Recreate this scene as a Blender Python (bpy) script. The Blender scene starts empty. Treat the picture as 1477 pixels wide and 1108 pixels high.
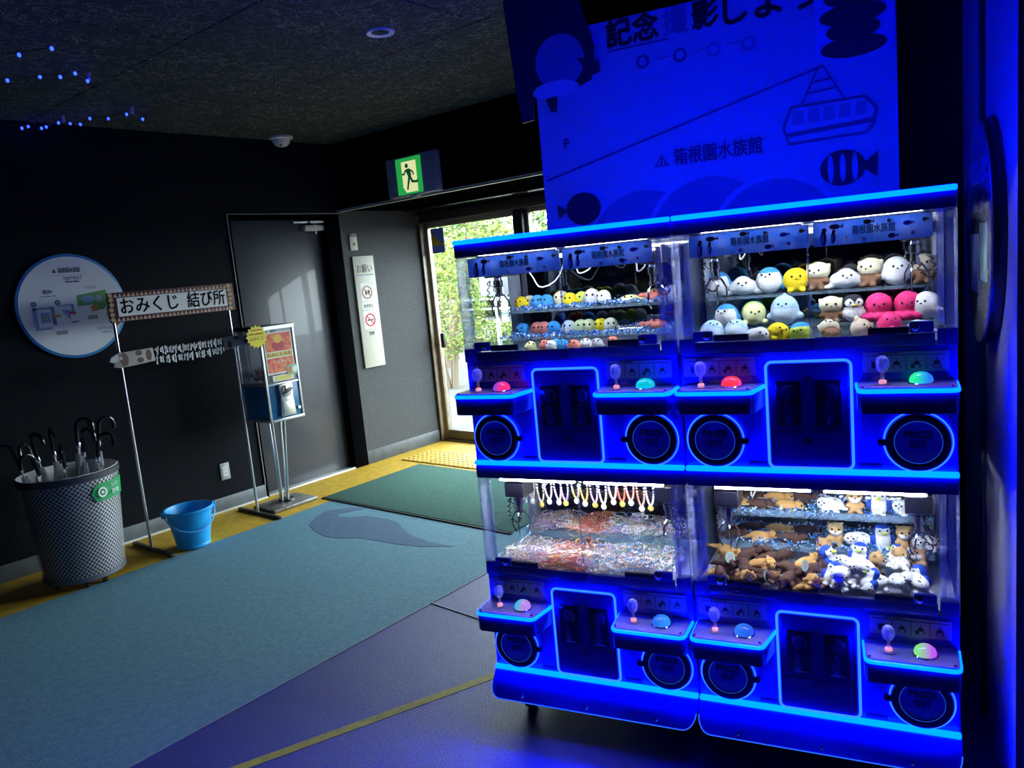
import bpy, bmesh, math, random
from mathutils import Vector, Matrix
random.seed(7)
PI = math.pi
SC = bpy.context.scene
COL = SC.collection
D = math.radians(14.2)          # the prize machines stand turned by this angle in the room
CD, SD = math.cos(D), math.sin(D)

# ------------------------------------------------------------------ camera
def m2w(mx, my, z=0.0):          # machine axes -> room axes
    return Vector((mx * CD - my * SD, mx * SD + my * CD, z))
cam_d = bpy.data.cameras.new('camera')
cam = bpy.data.objects.new('camera', cam_d); COL.objects.link(cam)
_r, _u, _f = m2w(.90195523, .42187948, -.09216547), m2w(.02007176, .17224196, .98485016), m2w(-.43136284, .89014067, -.14688667)
cam.matrix_world = Matrix(((_r.x, _u.x, -_f.x, 0), (_r.y, _u.y, -_f.y, 0), (_r.z, _u.z, -_f.z, 1.52), (0, 0, 0, 1)))
cam_d.sensor_width = 36; cam_d.lens = 36 * 1118 / 1477; cam_d.clip_start = .02
SC.camera = cam

# ------------------------------------------------------------------ sky, sun, exposure
world = bpy.data.worlds.new('sky'); SC.world = world; world.use_nodes = True
bg = world.node_tree.nodes['Background']
bg.inputs[0].default_value = (.82, .93, 1.0, 1); bg.inputs[1].default_value = 17.0
sun_d = bpy.data.lights.new('sun', 'SUN'); sun_d.energy = 3.0; sun_d.angle = .02; sun_d.color = (1, .95, .84)
sun = bpy.data.objects.new('sun', sun_d); COL.objects.link(sun)
sun.rotation_euler = Vector((-.35, .45, -1.0)).to_track_quat('-Z', 'Y').to_euler()
def portal(x0, x1, z0, z1, y):
    l = bpy.data.lights.new('daylight_portal', 'AREA'); l.shape = 'RECTANGLE'; l.size = x1 - x0; l.size_y = z1 - z0
    l.cycles.is_portal = True
    o = bpy.data.objects.new('daylight_portal', l); COL.objects.link(o)
    o.location = ((x0 + x1) / 2, y, (z0 + z1) / 2); o.rotation_euler = (-PI / 2, 0, 0)
portal(-5.04, -1.5, .08, 1.96, 5.12)
SC.view_settings.view_transform = 'Standard'; SC.view_settings.look = 'None'
SC.view_settings.exposure = 0.0; SC.view_settings.gamma = 1.0; SC.view_settings.use_curve_mapping = False
SC.cycles.use_denoising = True
SC.cycles.max_bounces = 10; SC.cycles.transparent_max_bounces = 24
SC.cycles.caustics_reflective = False; SC.cycles.caustics_refractive = False
SC.cycles.sample_clamp_indirect = 6.0

# ------------------------------------------------------------------ materials
MATS = {}
def mat(name, col, rough=.5, metal=0.0, emit=None, estr=0.0, noise=None, bump=None, spec=.5, coat=0.0, alpha=1.0, stretch=None):
    if name in MATS: return MATS[name]
    m = bpy.data.materials.new(name); m.use_nodes = True
    nt = m.node_tree; b = nt.nodes['Principled BSDF']
    c = (*col, 1)
    b.inputs['Base Color'].default_value = c
    b.inputs['Roughness'].default_value = rough; b.inputs['Metallic'].default_value = metal
    b.inputs['Specular IOR Level'].default_value = spec; b.inputs['Coat Weight'].default_value = coat
    b.inputs['Alpha'].default_value = alpha
    if emit:
        b.inputs['Emission Color'].default_value = (*emit, 1); b.inputs['Emission Strength'].default_value = estr
    if noise or bump:
        tc = nt.nodes.new('ShaderNodeTexCoord'); mp = nt.nodes.new('ShaderNodeMapping')
        if stretch: mp.inputs['Scale'].default_value = stretch
        nt.links.new(tc.outputs['Object'], mp.inputs['Vector'])
    if noise:                    # (scale, second colour, detail)
        n = nt.nodes.new('ShaderNodeTexNoise'); n.inputs['Scale'].default_value = noise[0]; n.inputs['Detail'].default_value = noise[2] if len(noise) > 2 else 3
        r = nt.nodes.new('ShaderNodeValToRGB'); r.color_ramp.elements[0].color = c; r.color_ramp.elements[1].color = (*noise[1], 1)
        r.color_ramp.elements[0].position = .38; r.color_ramp.elements[1].position = .66
        nt.links.new(mp.outputs[0], n.inputs['Vector']); nt.links.new(n.outputs['Fac'], r.inputs[0]); nt.links.new(r.outputs[0], b.inputs['Base Color'])
    if bump:                     # (scale, strength)
        n2 = nt.nodes.new('ShaderNodeTexNoise'); n2.inputs['Scale'].default_value = bump[0]; n2.inputs['Detail'].default_value = 4
        bp = nt.nodes.new('ShaderNodeBump'); bp.inputs['Strength'].default_value = bump[1]; bp.inputs['Distance'].default_value = .01
        nt.links.new(mp.outputs[0], n2.inputs['Vector']); nt.links.new(n2.outputs['Fac'], bp.inputs['Height']); nt.links.new(bp.outputs[0], b.inputs['Normal'])
    MATS[name] = m
    return m
def clear(name, tint=(.97, .98, 1), ior=1.45, haze=0.0, hazecol=(.8, .88, 1), rough=.02):
    if name in MATS: return MATS[name]
    m = bpy.data.materials.new(name); m.use_nodes = True; nt = m.node_tree; nt.nodes.clear()
    out = nt.nodes.new('ShaderNodeOutputMaterial'); t = nt.nodes.new('ShaderNodeBsdfTransparent'); g = nt.nodes.new('ShaderNodeBsdfGlossy')
    t.inputs[0].default_value = (*tint, 1); g.inputs['Roughness'].default_value = rough; g.inputs[0].default_value = (1, 1, 1, 1)
    f0 = ((ior - 1) / (ior + 1)) ** 2                    # Schlick reflectance, the same from either side of the sheet
    lw = nt.nodes.new('ShaderNodeLayerWeight'); lw.inputs[0].default_value = .5
    pw = nt.nodes.new('ShaderNodeMath'); pw.operation = 'POWER'; pw.inputs[1].default_value = 5; nt.links.new(lw.outputs['Facing'], pw.inputs[0])
    fr = nt.nodes.new('ShaderNodeMath'); fr.operation = 'MULTIPLY_ADD'; fr.inputs[1].default_value = 1 - f0; fr.inputs[2].default_value = f0; nt.links.new(pw.outputs[0], fr.inputs[0])
    mx = nt.nodes.new('ShaderNodeMixShader'); nt.links.new(fr.outputs[0], mx.inputs[0]); nt.links.new(t.outputs[0], mx.inputs[1]); nt.links.new(g.outputs[0], mx.inputs[2])
    last = mx
    if haze:
        d = nt.nodes.new('ShaderNodeBsdfDiffuse'); d.inputs[0].default_value = (*hazecol, 1)
        m2 = nt.nodes.new('ShaderNodeMixShader'); m2.inputs[0].default_value = haze
        nt.links.new(mx.outputs[0], m2.inputs[1]); nt.links.new(d.outputs[0], m2.inputs[2]); last = m2
    nt.links.new(last.outputs[0], out.inputs[0])
    MATS[name] = m
    return m
def two_glow(name, c1, c2, strength):
    """lit dome whose diodes shine in two colours, split along the object's x axis"""
    m = mat(name, (.02, .02, .03), .15)
    nt = m.node_tree; b = nt.nodes['Principled BSDF']
    tc = nt.nodes.new('ShaderNodeTexCoord'); sp = nt.nodes.new('ShaderNodeSeparateXYZ'); mr = nt.nodes.new('ShaderNodeMapRange')
    mr.inputs[1].default_value = -.016; mr.inputs[2].default_value = .016
    r = nt.nodes.new('ShaderNodeValToRGB'); r.color_ramp.elements[0].color = (*c1, 1); r.color_ramp.elements[1].color = (*c2, 1)
    nt.links.new(tc.outputs['Object'], sp.inputs[0]); nt.links.new(sp.outputs[0], mr.inputs[0]); nt.links.new(mr.outputs[0], r.inputs[0])
    nt.links.new(r.outputs[0], b.inputs['Emission Color']); b.inputs['Emission Strength'].default_value = strength
    return m

# ------------------------------------------------------------------ mesh building
class MB:
    def __init__(s): s.v = []; s.f = []; s.m = []
    def add(s, vs, fs, mi=0):
        o = len(s.v); s.v += [tuple(q) for q in vs]; s.f += [tuple(i + o for i in f) for f in fs]; s.m += [mi] * len(fs); return s
    def box(s, x0, x1, y0, y1, z0, z1, mi=0):
        return s.add([(x0, y0, z0), (x1, y0, z0), (x1, y1, z0), (x0, y1, z0), (x0, y0, z1), (x1, y0, z1), (x1, y1, z1), (x0, y1, z1)],
                     [(0, 3, 2, 1), (4, 5, 6, 7), (0, 1, 5, 4), (1, 2, 6, 5), (2, 3, 7, 6), (3, 0, 4, 7)], mi)
    def tube(s, path, r, n=8, mi=0, caps=True):
        P = [Vector(p) for p in path]; k = len(P); rs = r if isinstance(r, (list, tuple)) else [r] * k
        up = None; vs = []; fs = []
        for i in range(k):
            t = (P[min(i + 1, k - 1)] - P[max(i - 1, 0)]).normalized()
            if up is None: up = Vector((0, 0, 1)) if abs(t.z) < .9 else Vector((1, 0, 0))
            a = t.cross(up)
            if a.length < 1e-6: a = t.orthogonal()
            a.normalize(); b = a.cross(t).normalized(); up = b
            for j in range(n):
                q = 2 * PI * j / n; vs.append(P[i] + (a * math.cos(q) + b * math.sin(q)) * rs[i])
        for i in range(k - 1):
            for j in range(n):
                fs.append((i * n + j, i * n + (j + 1) % n, (i + 1) * n + (j + 1) % n, (i + 1) * n + j))
        if caps: fs += [tuple(range(n - 1, -1, -1)), tuple((k - 1) * n + j for j in range(n))]
        return s.add(vs, fs, mi)
    def loop(s, path, r, n=6, mi=0):          # closed tube
        P = [Vector(p) for p in path]; k = len(P); vs = []; fs = []; nrm = Vector((0, 0, 0))
        c = sum(P, Vector()) / k
        for i in range(k): nrm += (P[i] - c).cross(P[(i + 1) % k] - c)
        nrm.normalize()
        for i in range(k):
            t = (P[(i + 1) % k] - P[i - 1]).normalized(); a = t.cross(nrm).normalized()
            for j in range(n):
                q = 2 * PI * j / n; vs.append(P[i] + (a * math.cos(q) + nrm * math.sin(q)) * r)
        for i in range(k):
            for j in range(n):
                i2 = (i + 1) % k; fs.append((i * n + j, i * n + (j + 1) % n, i2 * n + (j + 1) % n, i2 * n + j))
        return s.add(vs, fs, mi)
    def sph(s, c, r, nu=16, nv=10, mi=0, zmin=None):
        r = r if isinstance(r, (list, tuple)) else (r, r, r); vs = []; fs = []
        for i in range(nv + 1):
            th = PI * i / nv
            for j in range(nu):
                ph = 2 * PI * j / nu; z = c[2] + r[2] * math.cos(th)
                if zmin is not None: z = max(z, zmin)
                vs.append((c[0] + r[0] * math.sin(th) * math.cos(ph), c[1] + r[1] * math.sin(th) * math.sin(ph), z))
        for i in range(nv):
            for j in range(nu):
                a, b = i * nu + j, i * nu + (j + 1) % nu; fs.append((a, a + nu, b + nu, b))
        return s.add(vs, fs, mi)
    def prism(s, pts, y0, y1, mi=0):           # outline in the xz plane, seen from -y
        n = len(pts); vs = [(x, y0, z) for x, z in pts] + [(x, y1, z) for x, z in pts]
        fs = [tuple(range(n)), tuple(range(2 * n - 1, n - 1, -1))] + [(i, i + n, (i + 1) % n + n, (i + 1) % n) for i in range(n)]
        a = sum(pts[i][0] * pts[(i + 1) % n][1] - pts[(i + 1) % n][0] * pts[i][1] for i in range(n))
        if a < 0: fs = [f[::-1] for f in fs]
        return s.add(vs, fs, mi)
    def slab(s, pts, z0, z1, mi=0):            # outline in the xy plane
        n = len(pts); vs = [(x, y, z0) for x, y in pts] + [(x, y, z1) for x, y in pts]
        fs = [tuple(range(n - 1, -1, -1)), tuple(range(n, 2 * n))] + [(i, (i + 1) % n, (i + 1) % n + n, i + n) for i in range(n)]
        a = sum(pts[i][0] * pts[(i + 1) % n][1] - pts[(i + 1) % n][0] * pts[i][1] for i in range(n))
        if a < 0: fs = [f[::-1] for f in fs]
        return s.add(vs, fs, mi)
    def lathe(s, prof, n=24, mi=0, c=(0, 0, 0)):
        k = len(prof); vs = []; fs = []
        for r, z in prof:
            for j in range(n):
                q = 2 * PI * j / n; vs.append((c[0] + r * math.cos(q), c[1] + r * math.sin(q), c[2] + z))
        for i in range(k - 1):
            for j in range(n):
                fs.append((i * n + j, i * n + (j + 1) % n, (i + 1) * n + (j + 1) % n, (i + 1) * n + j))
        return s.add(vs, fs, mi)
    def ring(s, cx, cz, ri, ro, y0, y1, n=48, mi=0):   # flat ring facing -y
        vs = []; fs = []
        for j in range(n):
            q = 2 * PI * j / n; c, d = math.cos(q), math.sin(q)
            vs += [(cx + ri * c, y0, cz + ri * d), (cx + ro * c, y0, cz + ro * d), (cx + ro * c, y1, cz + ro * d), (cx + ri * c, y1, cz + ri * d)]
        for j in range(n):
            a, b = 4 * j, 4 * ((j + 1) % n)
            for k in range(4): fs.append((a + k, a + (k + 1) % 4, b + (k + 1) % 4, b + k))
        return s.add(vs, fs, mi)
    def mesh(s, name, mats, bevel=0, smooth=True, seg=2, ang=35):
        me = bpy.data.meshes.new(name); me.from_pydata(s.v, [], s.f)
        for m in (mats if isinstance(mats, (list, tuple)) else [mats]): me.materials.append(m)
        me.polygons.foreach_set('material_index', s.m)
        bm = bmesh.new(); bm.from_mesh(me)
        bmesh.ops.recalc_face_normals(bm, faces=bm.faces)
        if bevel:
            ed = [e for e in bm.edges if len(e.link_faces) == 2 and e.calc_face_angle(0) > .6]
            bmesh.ops.bevel(bm, geom=ed, offset=bevel, segments=seg, profile=.5, affect='EDGES', clamp_overlap=True)
        bm.to_mesh(me); bm.free()
        if smooth:
            me.polygons.foreach_set('use_smooth', [True] * len(me.polygons)); me.set_sharp_from_angle(angle=math.radians(ang))
        me.update(); return me
CACHE = {}
def cached(key, fn):
    if key not in CACHE: CACHE[key] = fn()
    return CACHE[key]
def ob(name, me, parent=None, loc=(0, 0, 0), rot=(0, 0, 0), scale=None):
    o = bpy.data.objects.new(name, me); COL.objects.link(o)
    if parent: o.parent = parent
    o.location = loc; o.rotation_euler = rot
    if scale: o.scale = scale if isinstance(scale, (tuple, list)) else (scale,) * 3
    return o
def tag(o, label, cat, group=None, kind=None):
    o['label'] = label; o['category'] = cat
    if group: o['group'] = group
    if kind: o['kind'] = kind
    return o
def thing(name, label, cat, loc=(0, 0, 0), rz=0, group=None):
    o = bpy.data.objects.new(name, None); COL.objects.link(o); o.empty_display_size = .05
    o.location = loc; o.rotation_euler = (0, 0, rz)
    return tag(o, label, cat, group)
def struct(name, me, label, cat, loc=(0, 0, 0), rot=(0, 0, 0)):
    return tag(ob(name, me, None, loc, rot), label, cat, kind='structure')
def copy_tree(o, parent=None):
    c = o.copy(); COL.objects.link(c); c.parent = parent
    for ch in list(o.children): copy_tree(ch, c)
    return c
def ell(cx, cz, rx, rz=None, n=24, a0=0, a1=2 * PI):
    rz = rx if rz is None else rz; full = abs(a1 - a0 - 2 * PI) < 1e-6
    k = n if full else n + 1
    return [(cx + rx * math.cos(a0 + (a1 - a0) * i / n), cz + rz * math.sin(a0 + (a1 - a0) * i / n)) for i in range(k)]
def rrect(x0, x1, z0, z1, r, n=5):
    o = []
    for cx, cz, a in ((x1 - r, z1 - r, 0), (x0 + r, z1 - r, 90), (x0 + r, z0 + r, 180), (x1 - r, z0 + r, 270)):
        for i in range(n + 1):
            q = math.radians(a + 90 * i / n); o.append((cx + r * math.cos(q), cz + r * math.sin(q)))
    return o
def rect(x0, x1, z0, z1): return [(x0, z0), (x1, z0), (x1, z1), (x0, z1)]
def flat(name, pts, m, parent, y, th=.0012):
    return ob(name, MB().prism(pts, y, y + th).mesh(name, m, smooth=False), parent)
def flats(name, shapes, m, parent, y, th=.0012):
    mb = MB()
    for p in shapes: mb.prism(p, y, y + th)
    return ob(name, mb.mesh(name, m, smooth=False), parent)
def text_mesh(name, body, size, m, align='CENTER', width=None, ext=.0006, weight=0.0, bold=0.0):
    c = bpy.data.curves.new(name, 'FONT'); c.body = body; c.size = size; c.align_x = align; c.extrude = ext; c.offset = weight; c.resolution_u = 2
    o = bpy.data.objects.new(name, c); COL.objects.link(o); bpy.context.view_layer.update()
    me = bpy.data.meshes.new_from_object(o.evaluated_get(bpy.context.evaluated_depsgraph_get()))
    bpy.data.objects.remove(o); bpy.data.curves.remove(c)
    me.materials.clear(); me.materials.append(m); me.name = name
    if width:
        xs = [v.co.x for v in me.vertices]; sx = width / max(1e-6, max(xs) - min(xs))
        for v in me.vertices: v.co.x *= sx
    if bold:                     # heavier strokes: the outline repeated a stroke-width apart
        bm = bmesh.new(); bm.from_mesh(me); src = list(bm.verts) + list(bm.edges) + list(bm.faces)
        for dx, dy in ((bold, 0), (-bold, 0), (0, bold), (0, -bold)):
            r = bmesh.ops.duplicate(bm, geom=src); bmesh.ops.translate(bm, verts=[g for g in r['geom'] if isinstance(g, bmesh.types.BMVert)], vec=(dx, dy, 0))
        bm.to_mesh(me); bm.free()
    return me
def text(name, body, size, m, parent, x, z, y, align='CENTER', width=None, ext=.0006, weight=0.0, rot=0, bold=0.0):
    return ob(name, text_mesh(name, body, size, m, align, width, ext, weight, bold), parent, (x, y, z), (PI / 2, rot, 0))

# ------------------------------------------------------------------ palette
M_wall = mat('black_wall_paint', (.0085, .0105, .0145), .65, bump=(140, .5), spec=.06)
M_wallgrey = mat('charcoal_vinyl_cloth', (.045, .048, .055), .6, noise=(60, (.03, .033, .038)), bump=(220, .5))
M_base = mat('grey_vinyl_skirting', (.10, .115, .13), .45, noise=(12, (.075, .085, .1)))
M_ceil = mat('dark_board', (.03, .042, .042), .9, bump=(160, .8))
M_strand = mat('wood_wool_strand', (.36, .38, .32), .8, noise=(7, (.12, .16, .15)))
M_steel = mat('brushed_steel', (.55, .55, .55), .32, 1.0)
M_chrome = mat('chrome', (.82, .83, .85), .12, 1.0)
M_black = mat('black_plastic', (.012, .012, .014), .4)
M_gloss = mat('gloss_black', (.006, .006, .012), .12)
M_white = mat('white_plastic', (.78, .78, .76), .45)
M_paper = mat('white_paper', (.82, .82, .8), .75)
M_ink = mat('black_ink', (.012, .012, .016), .6)
M_acr = clear('clear_acrylic')
M_post = clear('acrylic_post', haze=.2, hazecol=(.78, .87, 1))
M_shelf = clear('acrylic_shelf', (.86, .94, 1), haze=.10, hazecol=(.6, .8, 1))
M_glass = clear('door_glass', (.93, .96, .95), 1.5)
M_led = mat('blue_led', (.0, .05, .3), .3, emit=(0, .0026, 1), estr=180.0)
M_ledb = mat('pale_blue_led', (.0, .05, .3), .3, emit=(.003, .022, 1), estr=14.0)
M_lede = mat('dim_blue_edge', (.0, .05, .3), .3, emit=(.02, .12, 1), estr=1.3)
M_lamp = mat('cabinet_lamp', (.9, .9, .9), .4, emit=(.88, .95, 1), estr=110.0)
M_body = mat('blue_lacquer', (.018, .035, .5), .32, coat=.3, noise=(9, (.022, .04, .55)))
M_navy = mat('navy_panel', (.008, .012, .09), .3, coat=.25)
M_dark = mat('dark_navy_gloss', (.004, .007, .11), .25)
M_greyp = mat('grey_console_plate', (.27, .28, .4), .35)
M_inst = mat('instruction_plate', (.26, .29, .55), .45)
M_navyink = mat('navy_ink', (.01, .015, .06), .6)

# ================================================================== THE ROOM
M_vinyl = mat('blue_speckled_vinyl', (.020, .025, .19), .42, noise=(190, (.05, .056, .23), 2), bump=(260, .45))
M_teal = mat('teal_carpet_sheet', (.075, .205, .285), .8, noise=(34, (.115, .25, .32), 8), bump=(300, .6))
M_yellow = mat('yellow_floor_sheet', (.56, .34, .018), .6, noise=(18, (.43, .26, .02), 5), bump=(200, .25))
M_inlay = mat('slate_blue_inlay', (.05, .105, .20), .8, noise=(34, (.065, .125, .22), 8), bump=(300, .6))
M_tape = mat('worn_yellow_tape', (.42, .36, .035), .6, noise=(30, (.3, .27, .05), 4))
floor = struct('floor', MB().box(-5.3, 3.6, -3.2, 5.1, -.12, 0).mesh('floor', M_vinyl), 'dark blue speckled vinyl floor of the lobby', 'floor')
ob('carpet_sheet', MB().slab([(-4.505, -3), (-2.60, -3), (-2.60, 4.2), (-4.505, 4.2)], 0, .003).mesh('carpet_sheet', M_teal), floor)
ob('yellow_sheet', MB().slab([(-5.08, -3), (-4.505, -3), (-4.505, 4.2), (-2.6, 4.2), (-2.6, 4.95), (-5.08, 4.95)], 0, .0035).mesh('yellow_sheet', M_yellow), floor)
whale = [(-4.229, 3.186), (-4.334, 3.06), (-4.28, 2.92), (-4.18, 2.81), (-4.032, 2.749), (-3.9, 2.72), (-3.80, 2.73), (-3.657, 2.802), (-3.5, 2.815), (-3.35, 2.83), (-3.2, 2.86), (-3.02, 2.95),
         (-3.2, 2.94), (-3.40, 2.975), (-3.56, 3.05), (-3.66, 3.11), (-3.79, 3.13), (-3.961, 3.113), (-4.06, 3.04), (-4.15, 3.02), (-4.19, 3.06), (-4.14, 3.16), (-4.10, 3.215)]
ob('whale_inlay', MB().slab(whale, .003, .0042).mesh('whale_inlay', M_inlay), floor)
a, b = Vector((-3.23, -1.2)), Vector((-1.58, 2.78)); t = (b - a).normalized(); n = Vector((-t.y, t.x)) * .02
ob('tape_line', MB().slab([tuple(a + n), tuple(a - n), tuple(b - n), tuple(b + n)], 0, .0012).mesh('tape_line', M_tape), floor)
for k, (p, q) in enumerate((((-2.6, 2.35), (-1.2, 2.28)), ((-2.595, -3), (-2.595, 4.2)), ((-2.6, .2), (3, .2)))):
    p, q = Vector(p), Vector(q); t = (q - p).normalized(); n = Vector((-t.y, t.x)) * .003
    ob('floor_seam', MB().slab([tuple(p + n), tuple(p - n), tuple(q - n), tuple(q + n)], 0, .0036).mesh('floor_seam', mat('pale_seam', (.26, .30, .33), .7)), floor)
# tactile paving in front of the glass door
M_tact = mat('yellow_tactile_tile', (.62, .38, .05), .55, noise=(20, (.5, .31, .04)))
def tactile():
    mb = MB()
    for i in range(20):
        for j in range(7):
            x, y = -4.86 + i * .052 + (.0), 4.30 + j * .052
            mb.lathe([(.017, 0), (.015, .004), (.010, .005), (0, .005)], 8, 0, (x, y, .0115))
    return mb
for i in range(4):
    ob('tactile_tile', MB().box(-4.895 + i * .3, -4.599 + i * .3, 4.275, 4.635, .0035, .0115).mesh('tactile_tile', M_tact, bevel=.002), floor)
st = ob('tactile_studs', tactile().mesh('tactile_studs', mat('yellow_stud', (.72, .47, .09), .5)), floor); st['kind'] = 'stuff'

# left wall with the steel door
struct('wall_left', MB().box(-5.3, -5.08, -3.2, 3.085, 0, 2.64).box(-5.3, -5.08, 3.085, 4.065, 2.075, 2.64).box(-5.3, -5.08, 4.065, 5.1, 0, 2.64, 1).mesh('wall_left', [M_wall, M_wallgrey]),
       'matt black textured wall beside the grey steel door', 'wall')
bl_ = struct('baseboard_left', MB().box(-5.08, -5.072, -3, 3.085, .002, .105).mesh('baseboard_left', M_base, bevel=.002), 'grey vinyl skirting along the black wall', 'baseboard')
ob('white_seal', MB().box(-5.072, -5.058, 1.9, 3.085, .0, .014).mesh('white_seal', mat('white_sealant', (.75, .74, .70), .5)), bl_)
struct('baseboard_doorside', MB().box(-5.08, -5.072, 4.07, 4.93, .002, .115).mesh('baseboard_doorside', M_base, bevel=.002), 'grey vinyl skirting between steel door and glass door', 'baseboard')
M_door = mat('slate_steel_door', (.045, .05, .068), .40, noise=(5, (.055, .06, .078), 5), coat=.25)
M_frame = mat('black_steel_frame', (.003, .0032, .004), 1.0, spec=0.0)
d1 = struct('door_1', MB().box(-5.19, -5.15, 3.105, 3.935, .015, 2.045).mesh('door_1', M_door, bevel=.003), 'slate grey steel door set into the black wall', 'door')
ob('door_frame', MB().box(-5.25, -5.072, 3.085, 3.105, 0, 2.075).box(-5.25, -5.072, 3.935, 4.07, 0, 2.075).box(-5.25, -5.072, 3.085, 4.07, 2.045, 2.082).mesh('door_frame', M_frame, bevel=.003), d1)
ob('edge_strip', MB().box(-5.074, -5.068, 3.08, 3.086, 0.1, 2.085).box(-5.074, -5.068, 3.08, 4.07, 2.08, 2.086).mesh('edge_strip', mat('pale_edge', (.25, .24, .22), .5)), d1)  # thin pale strip along the frame edge
ob('threshold', MB().box(-5.2, -5.075, 3.10, 3.94, 0, .016).mesh('threshold', mat('aluminium', (.66, .66, .64), .4, .6), bevel=.003), d1)
cl = ob('door_closer', MB().box(-5.15, -5.10, 3.755, 3.945, 1.955, 2.0).mesh('door_closer', mat('beige_closer', (.72, .70, .62), .45), bevel=.008), d1)
ob('closer_arm', MB().box(-5.12, -5.105, 3.66, 3.80, 2.015, 2.028).box(-5.125, -5.09, 3.80, 3.945, 2.014, 2.03).tube([(-5.115, 3.86, 1.93), (-5.115, 3.86, 2.015)], .008, 10).mesh('closer_arm', M_steel), cl)
ob('hinge', MB().tube([(-5.10, 3.108, 1.37), (-5.10, 3.108, 1.50)], .010, 10).mesh('hinge', M_steel), d1)
ob('hinge', MB().tube([(-5.10, 3.108, .30), (-5.10, 3.108, .43)], .010, 10).mesh('hinge', M_steel), d1)

def see_film(name, col):             # printed film that also lets daylight glow through
    m = mat(name, col, .5); nt = m.node_tree; b = nt.nodes['Principled BSDF']; out = [n for n in nt.nodes if n.type == 'OUTPUT_MATERIAL'][0]
    tr = nt.nodes.new('ShaderNodeBsdfTranslucent'); tr.inputs[0].default_value = (*col, 1)
    mx = nt.nodes.new('ShaderNodeMixShader'); mx.inputs[0].default_value = .35
    nt.links.new(b.outputs[0], mx.inputs[1]); nt.links.new(tr.outputs[0], mx.inputs[2]); nt.links.new(mx.outputs[0], out.inputs[0])
    return m
# far wall with the glass door
struct('wall_far', MB().box(-5.3, -5.12, 4.95, 5.15, 0, 2.64).box(-1.45, 3.6, 4.95, 5.15, 0, 2.64).box(-5.12, -1.45, 4.95, 5.15, 2.06, 2.64).mesh('wall_far', M_wall), 'black end wall around the glass door', 'wall')
M_bronze = mat('bronze_frame', (.16, .125, .095), .38, .35, noise=(30, (.2, .16, .12)))
M_tan = mat('tan_bronze_jamb', (.36, .30, .23), .4, .2, noise=(14, (.27, .22, .17)))  # lighter tan bronze, tone varied by noise
M_brown = mat('dark_brown_header', (.035, .026, .022), .45)
d2 = struct('door_2', MB().box(-5.05, -5.012, 4.99, 5.03, 0.02, 2.0).box(-4.03, -3.99, 4.99, 5.03, .02, 2.0).box(-5.012, -4.03, 4.99, 5.03, 1.94, 2.0).mesh('door_2', M_tan, bevel=.003), 'glass sliding door with bronze frame and garden view', 'door')
ob('bottom_rail', MB().box(-5.012, -4.03, 4.985, 5.035, .02, .105).mesh('bottom_rail', M_bronze, bevel=.003), d2)
ob('door_pane', MB().box(-5.012, -4.03, 5.006, 5.014, .105, 1.94).mesh('door_pane', M_glass, smooth=False), d2)
jm = ob('jamb', MB().box(-5.12, -5.052, 4.94, 5.08, 0, 2.06).mesh('jamb', M_tan, bevel=.004), d2)
ob('gasket', MB().box(-5.075, -5.066, 4.936, 4.941, 0, 1.98).mesh('gasket', M_black), jm)
ob('mullion', MB().box(-3.99, -3.90, 4.95, 5.08, 0, 2.06).mesh('mullion', M_brown, bevel=.004), d2)
ob('header', MB().box(-5.052, -1.45, 4.935, 5.08, 1.985, 2.065).mesh('header', M_brown, bevel=.004), d2)
ob('floor_track', MB().box(-5.05, -2.8, 4.96, 5.06, 0, .018).mesh('floor_track', M_bronze), d2)
ob('lock_case', MB().box(-4.975, -4.935, 4.975, 5.005, .87, 1.0).mesh('lock_case', M_brown, bevel=.004), d2)
sk = ob('safety_sticker', MB().box(-4.985, -4.83, 5.002, 5.0055, 1.715, 1.93).mesh('safety_sticker', see_film('sticker_blue', (.10, .13, .30))), d2)
ob('yellow_triangle', MB().prism([(-4.98, 1.78), (-4.835, 1.78), (-4.98, 1.90)], 5.000, 5.002).mesh('yellow_triangle', see_film('sticker_yellow', (.95, .62, .03)), smooth=False), sk)
w1 = struct('window_1', MB().box(-3.9, -3.865, 4.99, 5.04, .02, 1.99).box(-2.84, -2.80, 4.99, 5.04, .02, 1.99).box(-3.865, -2.84, 4.99, 5.04, 1.95, 1.99).box(-3.865, -2.84, 4.99, 5.04, .02, .11).mesh('window_1', M_tan, bevel=.003), 'fixed glass sidelight next to the glass door', 'window')
ob('window_pane', MB().box(-3.865, -2.84, 5.01, 5.018, .11, 1.95).mesh('window_pane', M_glass, smooth=False), w1)

w2 = struct('added_window_2', MB().box(-2.80, -2.74, 4.99, 5.04, .0, 1.99).box(-1.50, -1.45, 4.99, 5.04, .0, 1.99).box(-2.74, -1.50, 4.99, 5.04, 1.95, 1.99).box(-2.74, -1.50, 4.99, 5.04, .0, .11).mesh('added_window_2', M_tan, bevel=.003), 'added unseen glass pane behind the photo board for more daylight', 'window')  # hidden pane, added to bring more daylight onto the floor
ob('window_pane', MB().box(-2.74, -1.50, 5.01, 5.018, .11, 1.95).mesh('window_pane', M_glass, smooth=False), w2)

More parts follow.
